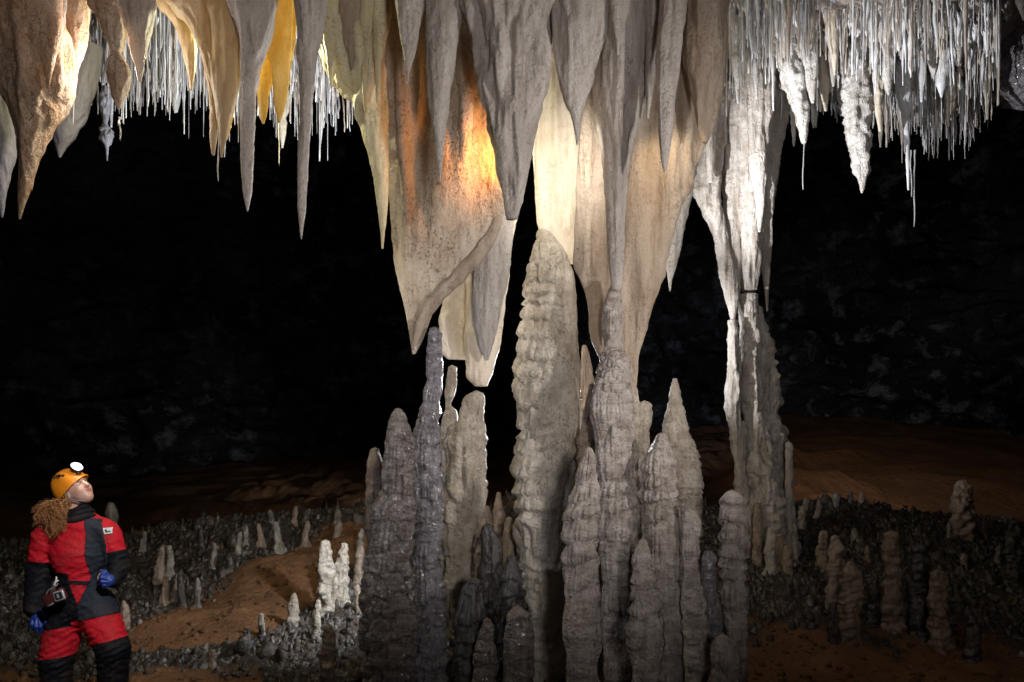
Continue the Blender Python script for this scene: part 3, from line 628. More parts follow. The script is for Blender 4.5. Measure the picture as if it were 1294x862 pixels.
GR = 'rough white stalactites among the right straws'
rough = [
 ([(0,962,1002),(40,970,1008),(80,982,1013),(120,995,1019),(150,1005,1020),(165,1010,1020),(181,1014,1018)], 8.3, 'white', 'rough white stalactite slanting to a blunt peach tip above the column'),
 ([(-20,1055,1108),(60,1065,1103),(140,1068,1099),(180,1073,1099),(200,1076,1098),(225,1083,1095),(244,1088,1090)], 8.5, 'white', 'biggest rough white stalactite in the middle of the right straws'),
 ([(-20,1095,1138),(30,1105,1132),(60,1112,1129),(90,1115,1128),(112,1119,1126),(120,1122,1124)], 8.0, 'white', 'white stalactite with a smooth cream tip in front of the right straws'),
 ([(40,1098,1118),(80,1101,1115),(115,1104,1114),(140,1107,1114),(166,1111,1114)], 8.4, 'pale', 'cream stalactite next to the biggest rough white one'),
 ([(20,1028,1052),(70,1031,1048),(110,1036,1047),(140,1041,1045)], 8.6, 'pale', 'cream stalactite left of the biggest rough white one'),
 ([(60,1128,1152),(110,1134,1150),(150,1140,1149),(185,1144,1149),(240,1147,1149)], 8.7, 'straw', 'rough white stalactite drawn out into a thread, near the longest straw'),
 ([(0,1000,1030),(50,1010,1030),(100,1020,1032),(130,1025,1029)], 8.1, 'white', 'rough white stalactite between the peach tipped and the cream one'),
 ([(20,1150,1172),(80,1156,1170),(130,1160,1167),(160,1163,1165)], 9.0, 'straw', 'narrow white stalactite right of the longest straw'),
 ([(30,1205,1228),(90,1209,1222),(140,1213,1219),(160,1215,1217)], 9.2, 'straw', 'narrow white stalactite near the right end of the straws'),
 ([(-10,920,942),(60,925,938),(110,929,936),(130,931,934)], 8.1, 'white', 'rough white stalactite in front of the left top of the column'),
 ([(-10,945,966),(50,948,962),(100,952,959),(125,955,957)], 8.2, 'white', 'rough white stalactite in front of the right top of the column')]
for i, (a, y, m, lb) in enumerate(rough):
    tite(lb, a, y, m, 200 + i, GR, extend=False, lump=(.45, 12), flute=(.3, 9), wrinkle=.25, seg=44, step=1.6)
slim = []
for i in range(80):
    sd = i % 5 == 0
    px = rng.uniform(95, 465) if sd else rng.uniform(905, 1250); Y = rng.uniform(7.8, 9.8); w = rng.uniform(5, 10) + (rng.random() < .35) * rng.uniform(3, 9)
    z = float(ceil_z(px, Y)) + .06; r0 = HY - (z - EYE) * F / Y
    ln = min(rng.uniform(35, 100), np.interp(px, *zip(*(LIMIT_L if sd else LIMIT_R))) - 8 - r0)
    if ln < 25: continue
    d = rng.uniform(-4, 4)
    slim.append((px, w, ln, sd,
         [(r0, px - w, px + w), (r0 + ln * .45, px - w * .6 + d * .4, px + w * .6 + d * .4), (r0 + ln * .8, px - w * .35 + d, px + w * .35 + d), (r0 + ln, px - 1 + d, px + 1 + d)],
         Y, ['straw', 'white', 'pale', 'bone'][i % 4], 540 + i, ))
UNIT = ['first', 'second', 'third', 'fourth', 'fifth', 'sixth', 'seventh', 'eighth', 'ninth']
ORD = UNIT + ['tenth', 'eleventh', 'twelfth', 'thirteenth', 'fourteenth', 'fifteenth', 'sixteenth', 'seventeenth', 'eighteenth', 'nineteenth']
for t, t0 in (('twenty', 'twentieth'), ('thirty', 'thirtieth'), ('forty', 'fortieth'), ('fifty', 'fiftieth'), ('sixty', 'sixtieth'), ('seventy', 'seventieth')): ORD += [t0] + [t + ' ' + u for u in UNIT]
for sd in (True, False):
    for n_, (px, w, ln, _, a, y, m, q) in enumerate(sorted([t for t in slim if t[3] == sd])):
        tite('%s stalactite, %s from the left among the straws %s' % (('stubby' if ln < 55 else 'long') + {'white': ' white', 'straw': ' frosted', 'pale': ' cream', 'bone': ' dull'}[m], ORD[n_], 'behind the left stalactites' if sd else 'right of the column'),
             a, y, m, q, 'slim rough stalactites among the %s straws' % ('left' if sd else 'right'), extend=False, lump=(.4, 14), flute=(.2, 9), wrinkle=.2, seg=24, step=2.2)
tite('white stalactite tip cut off by the upper right corner', [(0,1284,1302),(12,1288,1299),(26,1293,1296)], 6.0, 'white', 290, extend=True)
stone('crystal_boulder', 'violet grey crystal covered rock lump hanging at the upper right edge', 'rock', [(-30,1266,1330),(20,1262,1330),(60,1256,1330),(90,1254,1340),(115,1258,1340),(127,1275,1330)], 9.4, 'violet', 291, extend=False, lump=(.5, 9), wrinkle=.3)
stone('crystal_cluster', 'frosty twisted crystal cluster dangling under the left straws', 'crystal cluster', [(110,128,140),(140,126,138),(156,130,136),(166,124,144),(176,126,142),(186,133,137),(203,134.5,136)], 8.2, 'slate', 292, extend=False, lump=(.6, 16), wrinkle=.5)

# ------------------------------------------------------------------ floor popcorn and small stalagmites
def ground_hit(px, py):
    """where the sight line through a photograph pixel meets the floor"""
    ys = np.linspace(4.6, 10.6, 400); zz = ground_z((px - CX) * ys / F, ys, False)
    return float(ys[int(np.argmax(HY - (zz - EYE) * F / ys <= py))]) if np.any(HY - (zz - EYE) * F / ys <= py) else 10.5
def dome(i):
    r = np.random.default_rng(500 + i); sg, n = 6, 4
    ph = np.linspace(-.5, 1.35, n); th = np.linspace(0, 2 * math.pi, sg, endpoint=False)
    V = np.stack([np.cos(ph)[:, None] * np.cos(th), np.cos(ph)[:, None] * np.sin(th), np.repeat(np.sin(ph)[:, None], sg, 1)], -1).reshape(-1, 3)
    V = V * (1 + r.uniform(-.45, .40, (len(V), 1)))
    return V, [grid_faces(n, sg), np.array([[(n - 1) * sg + j for j in range(sg)]])]
DM = [dome(i) for i in range(12)]
def popcorn(name, label, n, mat, s0, s1, cond, seed, tall=(.6, 1.7), far=False):
    r = np.random.default_rng(seed); VV, FQ, FT, off = [], [], [], 0
    y = (12 + 14 * r.random(n)) if far else 5.6 + 6.0 * r.random(n) ** .9; x = r.uniform(-.80, .80, n) * y
    keep = cond(x, y, r); x, y = x[keep], y[keep]; z = ground_z(x, y)
    for i in range(len(x)):
        v, f = DM[int(r.integers(12))]; sc = s0 + (s1 - s0) * r.random() ** 2.2; a = r.uniform(0, 6.28)
        R = np.array([[math.cos(a), math.sin(a), 0], [-math.sin(a), math.cos(a), 0], [0, 0, 1]])
        VV.append((v * [sc, sc, sc * r.uniform(*tall)]) @ R + [x[i], y[i], z[i]]); FQ.append(f[0] + off); FT.append(f[1] + off); off += len(v)
    tag(link(name, mesh(name, np.concatenate(VV), [np.concatenate(FQ), np.concatenate(FT)], M[mat], smooth=False)), label, 'cave popcorn', kind='stuff')
popcorn('dark_popcorn', 'dark knobbly coral like crust covering the floor mounds', 56000, 'knob', .006, .040, lambda x, y, r: clay(x, y) < r.uniform(-.25, .12, len(x)), 1)
popcorn('pale_popcorn', 'pale wet knobs scattered in the dark floor crust', 1500, 'palknob', .007, .035, lambda x, y, r: clay(x, y) < r.uniform(-.3, .3, len(x)), 2)
popcorn('crust_lumps', 'larger dark jagged lumps standing out of the floor crust', 900, 'knob', .03, .10, lambda x, y, r: clay(x, y) < r.uniform(-.35, .05, len(x)), 4, (.7, 1.8))
popcorn('crust_spikes', 'tiny dark drip stubs bristling on the floor crust', 2200, 'knob', .010, .028, lambda x, y, r: clay(x, y) < r.uniform(-.35, .0, len(x)), 5, (2.2, 5.0))
popcorn('brown_popcorn', 'muddy brown knobs mixed into the floor crust', 8000, 'mudknob', .007, .040, lambda x, y, r: clay(x, y) < r.uniform(-.35, .25, len(x)), 6, (.6, 1.6))
popcorn('clay_clods', 'brown clods and grit lying on the bare clay', 8000, 'clod', .008, .04, lambda x, y, r: clay(x, y) > -.3, 3, (.4, 1.0))

def roof_crust(n, seed):
    r = np.random.default_rng(seed); VV, FQ, FT, off, mi = [], [], [], 0, []
    for i in range(n):
        px = r.uniform(80, 475) if i % 3 == 0 else r.uniform(895, 1275); Y = r.uniform(6.8, 10.0); x = (px - CX) * Y / F
        if float(noise(x * 2.2, Y * 2.2, 0, 77)) < -.25: continue
        v, f = DM[int(r.integers(12))]; sc = .012 + .05 * r.random() ** 2.5; a = r.uniform(0, 6.28)
        R = np.array([[math.cos(a), math.sin(a), 0], [-math.sin(a), math.cos(a), 0], [0, 0, 1]])
        VV.append((v * [sc, sc, -sc * r.uniform(.8, 3.2)]) @ R + [x, Y, float(ceil_z(px, Y)) + .03 * r.uniform(-1, 1)])
        FQ.append(f[0][:, ::-1] + off); FT.append(f[1][:, ::-1] + off); off += len(v); mi.append(int(r.integers(3)))
    tag(link('roof_crust', mesh('roof_crust', np.concatenate(VV), [np.concatenate(FQ), np.concatenate(FT)], [M['straw'], M['ceil'], M['bone']], smooth=False,
        mi=np.concatenate([np.repeat(mi, len(DM[0][1][0])), mi]))), 'frosty knobby crust between the straws on the roof', 'cave popcorn', kind='stuff')
roof_crust(9000, 9)

def small(label, px, top, bot, w0, w1, mat, seed, group=None, lean=0):
    Y = ground_hit(px, bot)
    mite(label, [(top, px - w0 + lean, px + w0 + lean), (top + (bot - top) * .18, px - w1 * .85 + lean * .8, px + w1 * .85 + lean * .8), (top + (bot - top) * .6, px - w1 + lean * .3, px + w1 + lean * .3), (bot - 3, px - w1 * 1.1, px + w1 * 1.1), (bot, px - w1 * 1.4, px + w1 * 1.4)],
         Y, mat, seed, group, seg=36, step=1.6, lump=(.55, 13), ripple=(.3, .10), wrinkle=.35)
small('plump pale stalagmite, left of a close pair on the left mound', 412, 684, 770, 5, 10, 'pallid', 301)
small('plump pale stalagmite, right of a close pair on the left mound', 432, 687, 760, 4, 8.5, 'pallid', 302, lean=3)
small('slim white stalagmite leaning before the close pair', 421, 730, 772, 2, 4, 'pallid', 303, lean=3)
small('slim white stalagmite low down left of the close pair', 399, 759, 808, 3, 5, 'pallid', 304, lean=3)
small('curved pale stalagmite left of the white slim ones', 370, 750, 782, 3, 6, 'pallid', 305, lean=2)
small('small white stump standing alone on the orange clay', 330, 776, 802, 3, 4, 'pallid', 306)
small('dark brown pillar at the bottom edge left of the front group', 412, 792, 880, 6, 10, 'brown', 307, lean=3)
small('grey stalagmite looking over the shoulder of the person', 139, 636, 690, 4, 8, 'palknob', 308)
small('low white stump in the bottom left rubble', 259, 818, 842, 3, 4.5, 'palknob', 309)
small('low brown stump beside the white one in the rubble', 268, 822, 842, 3, 4.5, 'brown', 310)
small('pale stalagmite standing below the dark slope on the left', 249, 731, 765, 3, 5, 'palknob', 311)
LITTLE = ['tiny stalagmite on the left crest, first right of the dip', 'tiny brown stalagmite on the crest, left of a taller stub', 'tallest stub on the crest of the left mound',
 'rounded stub at the right end of the left crest', 'dark stub just under the right end of the left crest', 'pale tipped stub below the first crest one',
 'brown stub under the tallest one of the crest', 'pale stub by itself on the left mound crest', 'grey leaning stub below the lone crest one',
 'fat stub of a pair near the shoulder of the caver, left one', 'brown stub of a pair near the shoulder of the caver, right one', 'pale stub on the dark slope by the elbow of the caver',
 'dark stub on the dark slope, largest of three by the elbow', 'grey short stub on the dark slope, middle of three by the elbow', 'brown stub close beside the glove on the hip',
 'pale broad stub at the left foot of the front group, upper one', 'tall dark stub hugging the left edge of the front group', 'small grey stub in the middle of the dark slope',
 'tiny brown stub left of the lone crest dip', 'tiny cream stub on the crest near the dip', 'dark tiny stub on the crest above the elbow pair',
 'grey stub at the foot of the close pale pair', 'brown stub in the bright rubble under the pale pair', 'cream dot of a stub on the left end of the crest']
GL = 'little stalagmites on the left mound'
lst = [(344,644,6,4),(372,640,5,3.5),(386,643,5,4),(428,643,6,5),(427,660,9,5),(352,660,18,5),(386,659,14,4.5),(256,668,16,4),(269,687,20,4),(201,690,26,5.5),(215,690,22,5),(208,728,20,5),(231,724,26,5),(222,724,20,4),(159,760,30,6),(455,668,18,5),(452,690,40,6),(290,700,12,4),(310,665,9,4),(330,662,9,4),(180,672,12,4),(455,740,24,5),(440,775,20,5),(300,672,10,4)]
for i, (px, top, h, w) in enumerate(lst):
    small(LITTLE[i], px, top, top + h + 14, w * .5, w, ['palknob', 'brown', 'knob', 'palknob', 'brown'][i % 5], 330 + i, GL, lean=[-3, 2, 4, -1, 1, -4, 3][i % 7])
for i, (px, top, bot, w0, w1, lb, m) in enumerate([
 (1003,650,700,2,4,'slim banded stub at the right foot of the column','bone'), (973,668,735,4,7,'pale banded stub in front of the middle of the column foot','bone'),
 (945,660,715,3,6,'grey stub at the left foot of the column','brown'), (1012,640,668,3,5,'pink white stub just right of the column foot','pallid'),
 (1030,632,664,2,4,'leaning white stub farthest right of the column foot','pallid'), (995,690,735,4,7,'low brown stub under the right side of the column','brown'),
 (930,672,722,4,6,'brown stub between the wet knobbly stalagmite and the column','brown')]):
    small(lb, px, top, bot, w0, w1, m, 430 + i, 'stubs round the foot of the column', [0, 1, -1, 2, 5, 0, 1][i])
GD = 'dark stalagmites on the right floor'
for i, (px, top, bot, w0, w1, lb, lean, m) in enumerate([
 (1057,678,775,5,11,'dark finger stalagmite leaning left, tallest pair on the right floor',-2,'brown'),
 (1075,711,812,6,13,'dark stout stalagmite before the finger shaped one on the right',0,'brown'),
 (1127,674,790,9,11,'thick dark pillar stalagmite in the middle of the right floor',0,'brown'),
 (1165,690,800,9,12,'black lumpy stalagmite right of the thick dark pillar',-2,'black'),
 (1185,724,815,9,12,'reddish dark stalagmite in front of the black lumpy one',0,'brown'),
 (1217,608,676,6,14,'lone dark stalagmite on the crest of the right mound',0,'brown'),
 (1281,658,745,7,12,'black stalagmite cut close by the right picture edge',0,'black'),
 (1040,672,722,5,8,'small dark stalagmite left of the finger shaped one',0,'brown'),
 (986,676,728,6,9,'brown banded stub at the foot of the column, right one',0,'brown'),
 (957,636,722,4,6,'thin brown stalagmite at the foot of the column, left one',0,'brown'),
 (1052,762,815,4,6,'thin black stub at the left foot of the dark stout one',0,'black'),
 (1105,735,785,6,9,'low dark stub between the dark stout one and the thick pillar',0,'black'),
 (1140,735,790,5,8,'low black stub touching the thick dark pillar',0,'black'),
 (1228,780,830,6,9,'low black stub in the deep shade at lower right',0,'black')]):
    small(lb, px, top, bot, w0, w1, m, 360 + i, GD, lean)
LITTLE_R = ['pale tiny stub on the right crest, leftmost of three', 'dark tiny stub on the right crest, middle of three', 'pink tipped tiny stub on the right crest, rightmost of three',
 'pale stub close to the foot of the column, left of two', 'dark stub close to the foot of the column, right of two', 'brown stub on the crest right of the lone dark stalagmite', 'pale stub above the dark stout stalagmite',
 'dark stub behind the thick dark pillar', 'brown stub in the shade under the lone dark stalagmite', 'white round stub in the dark near the right edge', 'dark stub beside the base of the column',
 'brown stub between the finger stalagmite and the thick pillar', 'pale stub on the slope left of the lone dark stalagmite']
for i, (px, top) in enumerate([(1057,622),(1075,621),(1089,622),(1019,629),(1027,632),(1243,655),(1080,668),(1150,700),(1218,700),(1262,690),(1000,660),(1096,690),(1200,660)]):
    small(LITTLE_R[i], px, top, top + 22, 2, 4.5, ['palknob', 'knob', 'brown'][i % 3], 380 + i, 'little stalagmites on the right mound')
for i, (px, top, bot, w) in enumerate([(1046,508,545,5),(1088,498,550,9),(1064,520,545,5),(1080,528,552,7),(1176,548,570,6)]):
    mite(['far stub in the dark, leftmost of the far group', 'tallest far stalagmite in the dark on the right', 'short far stub left of the tallest far one', 'far stub touching the right side of the tallest far one', 'lone far stub, farther right than the others'][i], [(top, px - w * .5, px + w * .5), ((top + bot) / 2, px - w, px + w), (bot, px - w, px + w)], 25.0, 'knob', 400 + i, 'far stalagmites in the dark', seg=28, lump=(.4, 3))

# ------------------------------------------------------------------ the caver
PY = 5.4
PK = PY / F
def pw(V):
    """person units (photo pixels across, photo pixels down, depth in the same unit) -> world"""
    V = np.asarray(V, float)
    return np.stack([(V[..., 0] - CX) * PK, PY + V[..., 2] * PK, EYE + (HY - V[..., 1]) * PK], -1)
PB = np.array([(100 - CX) * PK, PY, EYE + (HY - 925) * PK])

class Field:
    def __init__(s, lo, hi, st):
        s.lo, s.st = np.array(lo, float), st
        s.n = np.ceil((np.array(hi) - s.lo) / st).astype(int) + 1
        s.f = np.full(s.n, 9.0, np.float32)
    def box(s, lo, hi):
        a = np.clip(np.floor((np.array(lo) - s.lo) / s.st).astype(int), 0, s.n); b = np.clip(np.ceil((np.array(hi) - s.lo) / s.st).astype(int) + 1, 0, s.n)
        sl = tuple(slice(i, j) for i, j in zip(a, b))
        ax = [s.lo[i] + s.st * np.arange(a[i], b[i]) for i in range(3)]
        return sl, np.meshgrid(*ax, indexing='ij')
    def add(s, lo, hi, fn, k=3.0, sub=False):
        sl, g = s.box(np.array(lo) - 2 * k - 6, np.array(hi) + 2 * k + 6)
        if 0 in g[0].shape: return
        d = fn(*g).astype(np.float32); f = s.f[sl]
        if sub: f = -f; 
        h = np.clip(0.5 + 0.5 * (f - d) / k, 0, 1)
        r = f + (d - f) * h - k * h * (1 - h)
        s.f[sl] = -r if sub else r
    def cone(s, a, b, ra, rb, k=3.0, flatw=1.0):
        a, b = np.array(a, float), np.array(b, float); m = max(ra, rb)
        def fn(u, v, w):
            p = [u - a[0], v - a[1], (w - a[2]) * flatw]; ab = [b[0] - a[0], b[1] - a[1], (b[2] - a[2]) * flatw]
            t = np.clip(sum(x * y for x, y in zip(p, ab)) / max(1e-6, sum(y * y for y in ab)), 0, 1)
            return np.sqrt(sum((x - t * y) ** 2 for x, y in zip(p, ab))) - (ra + (rb - ra) * t)
        s.add(np.minimum(a, b) - m, np.maximum(a, b) + m, fn, k)
    def ell(s, c, axes, rad, k=3.0, sub=False):
        c = np.array(c, float); A = np.array(axes, float); rad = np.array(rad, float); m = rad.max()
        def fn(u, v, w):
            p = np.stack([u - c[0], v - c[1], w - c[2]], -1) @ A.T
            q = np.sqrt(((p / rad) ** 2).sum(-1)); g = np.sqrt(((p / rad ** 2) ** 2).sum(-1)) + 1e-9
            return q * (q - 1) / g
        s.add(c - m, c + m, fn, k, sub)
    def surface(s):
        """surface nets"""
        f = s.f; ins = f < 0
        n = np.array(f.shape) - 1
        cnt = np.zeros(n, np.int8)
        C = [(i, j, k) for i in (0, 1) for j in (0, 1) for k in (0, 1)]
        for (i, j, k) in C: cnt += ins[i:n[0]+i, j:n[1]+j, k:n[2]+k]
        act = (cnt > 0) & (cnt < 8); idx = np.argwhere(act)
        ID = np.full(n, -1, np.int32); ID[act] = np.arange(len(idx))
        val = {c: f[idx[:, 0] + c[0], idx[:, 1] + c[1], idx[:, 2] + c[2]] for c in C}
        acc = np.zeros((len(idx), 3)); num = np.zeros(len(idx))
        for c in C:
            for ax in range(3):
                if c[ax]: continue
                d = list(c); d[ax] = 1; d = tuple(d)
                a, b = val[c], val[d]; x = (a < 0) != (b < 0)
                t = a[x] / (a[x] - b[x]); p = np.tile(np.array(c, float), (x.sum(), 1)); p[:, ax] = t
                acc[x] += p; num[x] += 1
        V = (idx + acc / num[:, None]) * s.st + s.lo
        Q = []
        for ax in range(3):
            o1, o2 = (ax + 1) % 3, (ax + 2) % 3
            sl0 = [slice(1, -1)] * 3; sl0[ax] = slice(0, -1); sl1 = list(sl0); sl1[ax] = slice(1, None)
            e0, e1 = ins[tuple(sl0)], ins[tuple(sl1)]
            for flip in (0, 1):
                e = np.argwhere(e0 & ~e1 if not flip else ~e0 & e1)
                if not len(e): continue
                base = e + 1; base[:, ax] -= 1
                def g(d1, d2):
                    q = base.copy(); q[:, o1] -= d1; q[:, o2] -= d2; return ID[q[:, 0], q[:, 1], q[:, 2]]
                q = np.stack([g(1, 1), g(0, 1), g(0, 0), g(1, 0)], -1)
                Q.append(q if not flip else q[:, ::-1])
        return V, np.concatenate(Q)[:, ::-1] if True else None

M['skin'] = flat('skin', (.62, .36, .27), .45, bscale=40)
M['lip'] = flat('lips', (.50, .17, .14), .4)
M['brow'] = flat('eyebrow', (.16, .08, .04), .7)
M['eye'] = flat('eye_white', (.7, .68, .66), .2)
M['iris'] = flat('iris', (.04, .05, .06), .15)
M['red'] = flat('red_suit_fabric', (.56, .010, .024), .7, spec=.25, bump=.6, bscale=45, mud=.45)
M['navy'] = flat('dark_slate_fabric', (.006, .007, .011), .7, spec=.2, bump=.5, bscale=45, mud=.35)
M['flap'] = flat('slate_flap_fabric', (.022, .028, .042), .7, spec=.2, bump=.5, bscale=45, mud=.35)
M['glove'] = flat('blue_glove_rubber', (.020, .055, .30), .4, bump=.4)
M['helmet'] = flat('orange_helmet_plastic', (.80, .26, .015), .35)
M['ventshade'] = flat('vent_painted_shade', (.03, .02, .015), .7)  # near-black faces painted for the shade inside the helmet vents
M['strap'] = flat('grey_strap', (.20, .21, .25), .6)
M['blackplastic'] = flat('black_plastic', (.02, .02, .022), .4)
M['hair'] = flat('curly_hair', (.36, .155, .055), .42, bscale=30)
M['lens'] = flat('headlamp_lens', (.9, .9, .9), .2, emit=(.95, .98, 1.0), es=14)
M['maroon'] = flat('maroon_pouch', (.07, .012, .012), .5, bump=.3)
M['silver'] = flat('silver_bezel', (.62, .63, .66), .35, .6)
M['patch'] = flat('white_patch', (.72, .72, .74), .7)

caver = thing('person', PB, 'caver in a red and dark suit with orange helmet gazing up at the stalactites', 'person')
HC = np.array([97., 619., 0.])
hf = np.array([.85 * .9, -.52 * .9, -.42]); hf /= np.linalg.norm(hf)
hu = np.array([-.52, -.85, 0.]); hu -= hf * (hu @ hf); hu /= np.linalg.norm(hu)
hs = np.cross(hf, hu); hs = hs if hs[2] < 0 else -hs          # towards the camera side
AX = [hf, hu, hs]
def hp(f, u, s): return HC + hf * f + hu * u + hs * s

def body_field():
    B = Field((28, 588, -48), (176, 930, 48), 0.75)
    B.ell(hp(-2, 3, 0), AX, (19, 18.5, 14.5), 4)
    B.ell(hp(6, -8, 0), AX, (11.5, 14, 11), 5)
    B.ell(hp(11, -17, 0), AX, (5.5, 4.5, 5), 4)                 # chin
    for sd in (-1, 1):
        B.ell(hp(10, -5, 6.5 * sd), AX, (5.5, 5, 4.5), 3)       # cheekbone
        B.ell(hp(15.5, 3.2, 5.4 * sd), AX, (3.2, 2.4, 3.8), 2, sub=True)   # eye socket
        B.ell(hp(-3, -3, 14 * sd), AX, (3.5, 5, 2), 1.5)        # ear
    B.ell(hp(14, 7, 0), AX, (3.6, 2.4, 9), 3)                   # brow
    B.cone(hp(15.5, 4, 0), hp(20.5, -4.2, 0), 1.9, 2.5, 1.6)    # nose
    for sd in (-1, 1): B.ell(hp(18.2, -4.8, 1.9 * sd), AX, (1.8, 1.4, 1.5), 1)
    B.ell(hp(16.6, -8.8, 0), AX, (2.0, 1.1, 3.9), 1); B.ell(hp(16.0, -11.2, 0), AX, (2.1, 1.2, 3.4), 1)   # lips
    B.cone((94, 633, 4), (97, 662, 4), 10.5, 12, 5)             # neck
    B.cone((99, 675, 3), (98, 700, 3), 27, 28, 8, 1.4); B.cone((98, 700, 3), (105, 765, 3), 25, 29, 8, 1.4)
    B.cone((70, 672, 0), (128, 668, 4), 10, 10, 6)
    B.cone((58, 681, -2), (49, 724, 2), 12, 10, 5); B.cone((49, 724, 2), (48, 770, -10), 10, 6, 4)
    B.cone((134, 675, 5), (150, 714, 8), 11, 9, 5); B.cone((150, 714, 8), (151, 733, -20), 9, 6, 4)
    B.cone((88, 770, 2), (73, 838, -4), 20, 15, 6); B.cone((73, 838, -4), (72, 915, 4), 15, 10, 5)
    B.cone((120, 768, 2), (148, 822, -12), 20, 15, 6); B.cone((148, 822, -12), (140, 915, 2), 15, 10, 5)
    return B
V, Q = body_field().surface()
fc = V[Q].mean(1); rel = (fc - HC) @ np.array(AX).T
mi = np.zeros(len(Q), int)
mi[(rel[:, 0] > 14.5) & (((rel[:, 1] + 10) / 2.0) ** 2 + (rel[:, 2] / 4.2) ** 2 < 1)] = 1
mi[(rel[:, 0] > 9) & (np.abs(rel[:, 1] - 7.4 + .03 * rel[:, 2] ** 2 * .6) < .9) & (np.abs(np.abs(rel[:, 2]) - 5.5) < 3.6)] = 2
link('body', mesh('body', pw(V) - PB, Q, [M['skin'], M['lip'], M['brow']], mi=mi), caver)
def ball(c, ax, rad, n=14, m=10):
    a = np.linspace(0, 2 * math.pi, n, endpoint=False); b = np.linspace(-1.57, 1.57, m)
    p = np.stack([np.cos(b)[:, None] * np.cos(a), np.cos(b)[:, None] * np.sin(a), np.repeat(np.sin(b)[:, None], n, 1)], -1).reshape(-1, 3) * np.array(rad)
    return np.array(c) + p @ np.array(ax), [grid_faces(m, n)]
for sd in (-1, 1):
    v, f = ball(hp(12.3, 3.2, 5.3 * sd), AX, (2.8, 2.4, 2.8)); eo = link('eye', mesh('eye', pw(v) - PB, f, M['eye']), caver)
    v, f = ball(hp(14.6, 3.9, 5.4 * sd), AX, (.7, 1.2, 1.3)); link('iris', mesh('iris', pw(v) - PB, f, M['iris']), eo)
    v, f = ball(hp(13.2, 4.9, 5.4 * sd), AX, (2.6, .9, 3.1)); link('eyelid', mesh('eyelid', pw(v) - PB, f, M['skin']), eo)

def near_fix(p):
    """nearer pieces shift sideways a little"""
    p = np.array(p, float); k = 1 + p[..., 2] * PK / PY
    p[..., 0] = CX + (p[..., 0] - CX) * k; p[..., 1] = HY + (p[..., 1] - HY) * k
    return p
def inside(poly, u, v):
    r = np.zeros(u.shape, bool); n = len(poly)
    for i in range(n):
        (x0, y0), (x1, y1) = poly[i], poly[(i + 1) % n]
        c = ((y0 > v) != (y1 > v)) & (u < (x1 - x0) * (v - y0) / ((y1 - y0) or 1e-9) + x0)
        r ^= c
    return r
FLAP = [(104, 656), (109, 654), (121, 656), (126, 668), (130, 690), (130, 704), (126, 724), (134, 745), (146, 769), (147, 772), (101, 782), (101, 761), (108, 740), (111, 728), (108, 700), (108, 675)]
BELLY = [(86, 722), (112, 724), (108, 745), (102, 764), (96, 752), (90, 738)]
BELT = [(84, 731), (112, 733), (110, 738), (84, 736)]
FLAP, BELLY, BELT = [[(a + 10, b) for a, b in q] for q in (FLAP, BELLY, BELT)]
S_ = Field((26, 636, -52), (180, 930, 52), 0.8)
S_.cone((99, 672, 2), (98, 700, 0), 30, 33, 8, 1.35); S_.cone((98, 700, 0), (98, 732, 0), 31, 23.5, 8, 1.3); S_.cone((98, 732, 0), (105, 765, 0), 23.5, 31, 8, 1.3)
S_.cone((70, 671, 0), (128, 667, 4), 13, 12.5, 7)
S_.cone((60, 679, -2), (50, 722, 2), 17, 16, 5); S_.cone((50, 722, 2), (48, 768, -8), 16, 12, 5)
S_.cone((133, 673, 4), (148, 713, 6), 15.5, 13, 5); S_.cone((149, 713, 6), (152, 732, -16), 13, 9, 4)
S_.cone((86, 770, 2), (73, 835, -4), 25, 19, 7); S_.cone((73, 835, -4), (71, 922, 4), 19, 16, 5)
S_.cone((120, 768, 2), (151, 818, -16), 25, 20, 7); S_.cone((151, 818, -16), (142, 922, 2), 19, 16, 5)
G = [S_.lo[i] + S_.st * np.arange(S_.n[i]) for i in range(3)]
near = np.abs(S_.f) < 7
iu, iv, iw = np.nonzero(near); uu, vv, ww = G[0][iu], G[1][iv], G[2][iw]
fold = 1.6 * fbm(uu * .055 + vv * .03, vv * .11 - uu * .05, ww * .05, 91, 3) - 1.9 * (0.35 - np.abs(fbm(uu * .035 + .5 * vv * .06, vv * .10 - uu * .03, ww * .05, 95, 2)))
for (cu, cv, sg_) in ((50, 724, 15), (148, 712, 15), (98, 732, 16), (74, 832, 20), (149, 818, 20), (100, 775, 18)):   # creases bunch at joints
    fold += .8 * np.exp(-((vv - cv) ** 2 + (uu - cu) ** 2) / (2 * sg_ ** 2)) * np.sin(vv * .75 + .35 * uu + 2 * noise(uu * .08, vv * .08, ww * .08, 97))
fold -= np.where(inside(FLAP, uu, vv) & (ww < 0), 1.3, 0) + np.where(inside(BELT, uu, vv) & (ww < 0), 1.0, 0)
S_.f[iu, iv, iw] += fold
S_.ell((98, 640, 3), [(1, 0, 0), (0, 1, 0), (0, 0, 1)], (15, 16, 14), 1.0, sub=True)
V, Q = S_.surface()
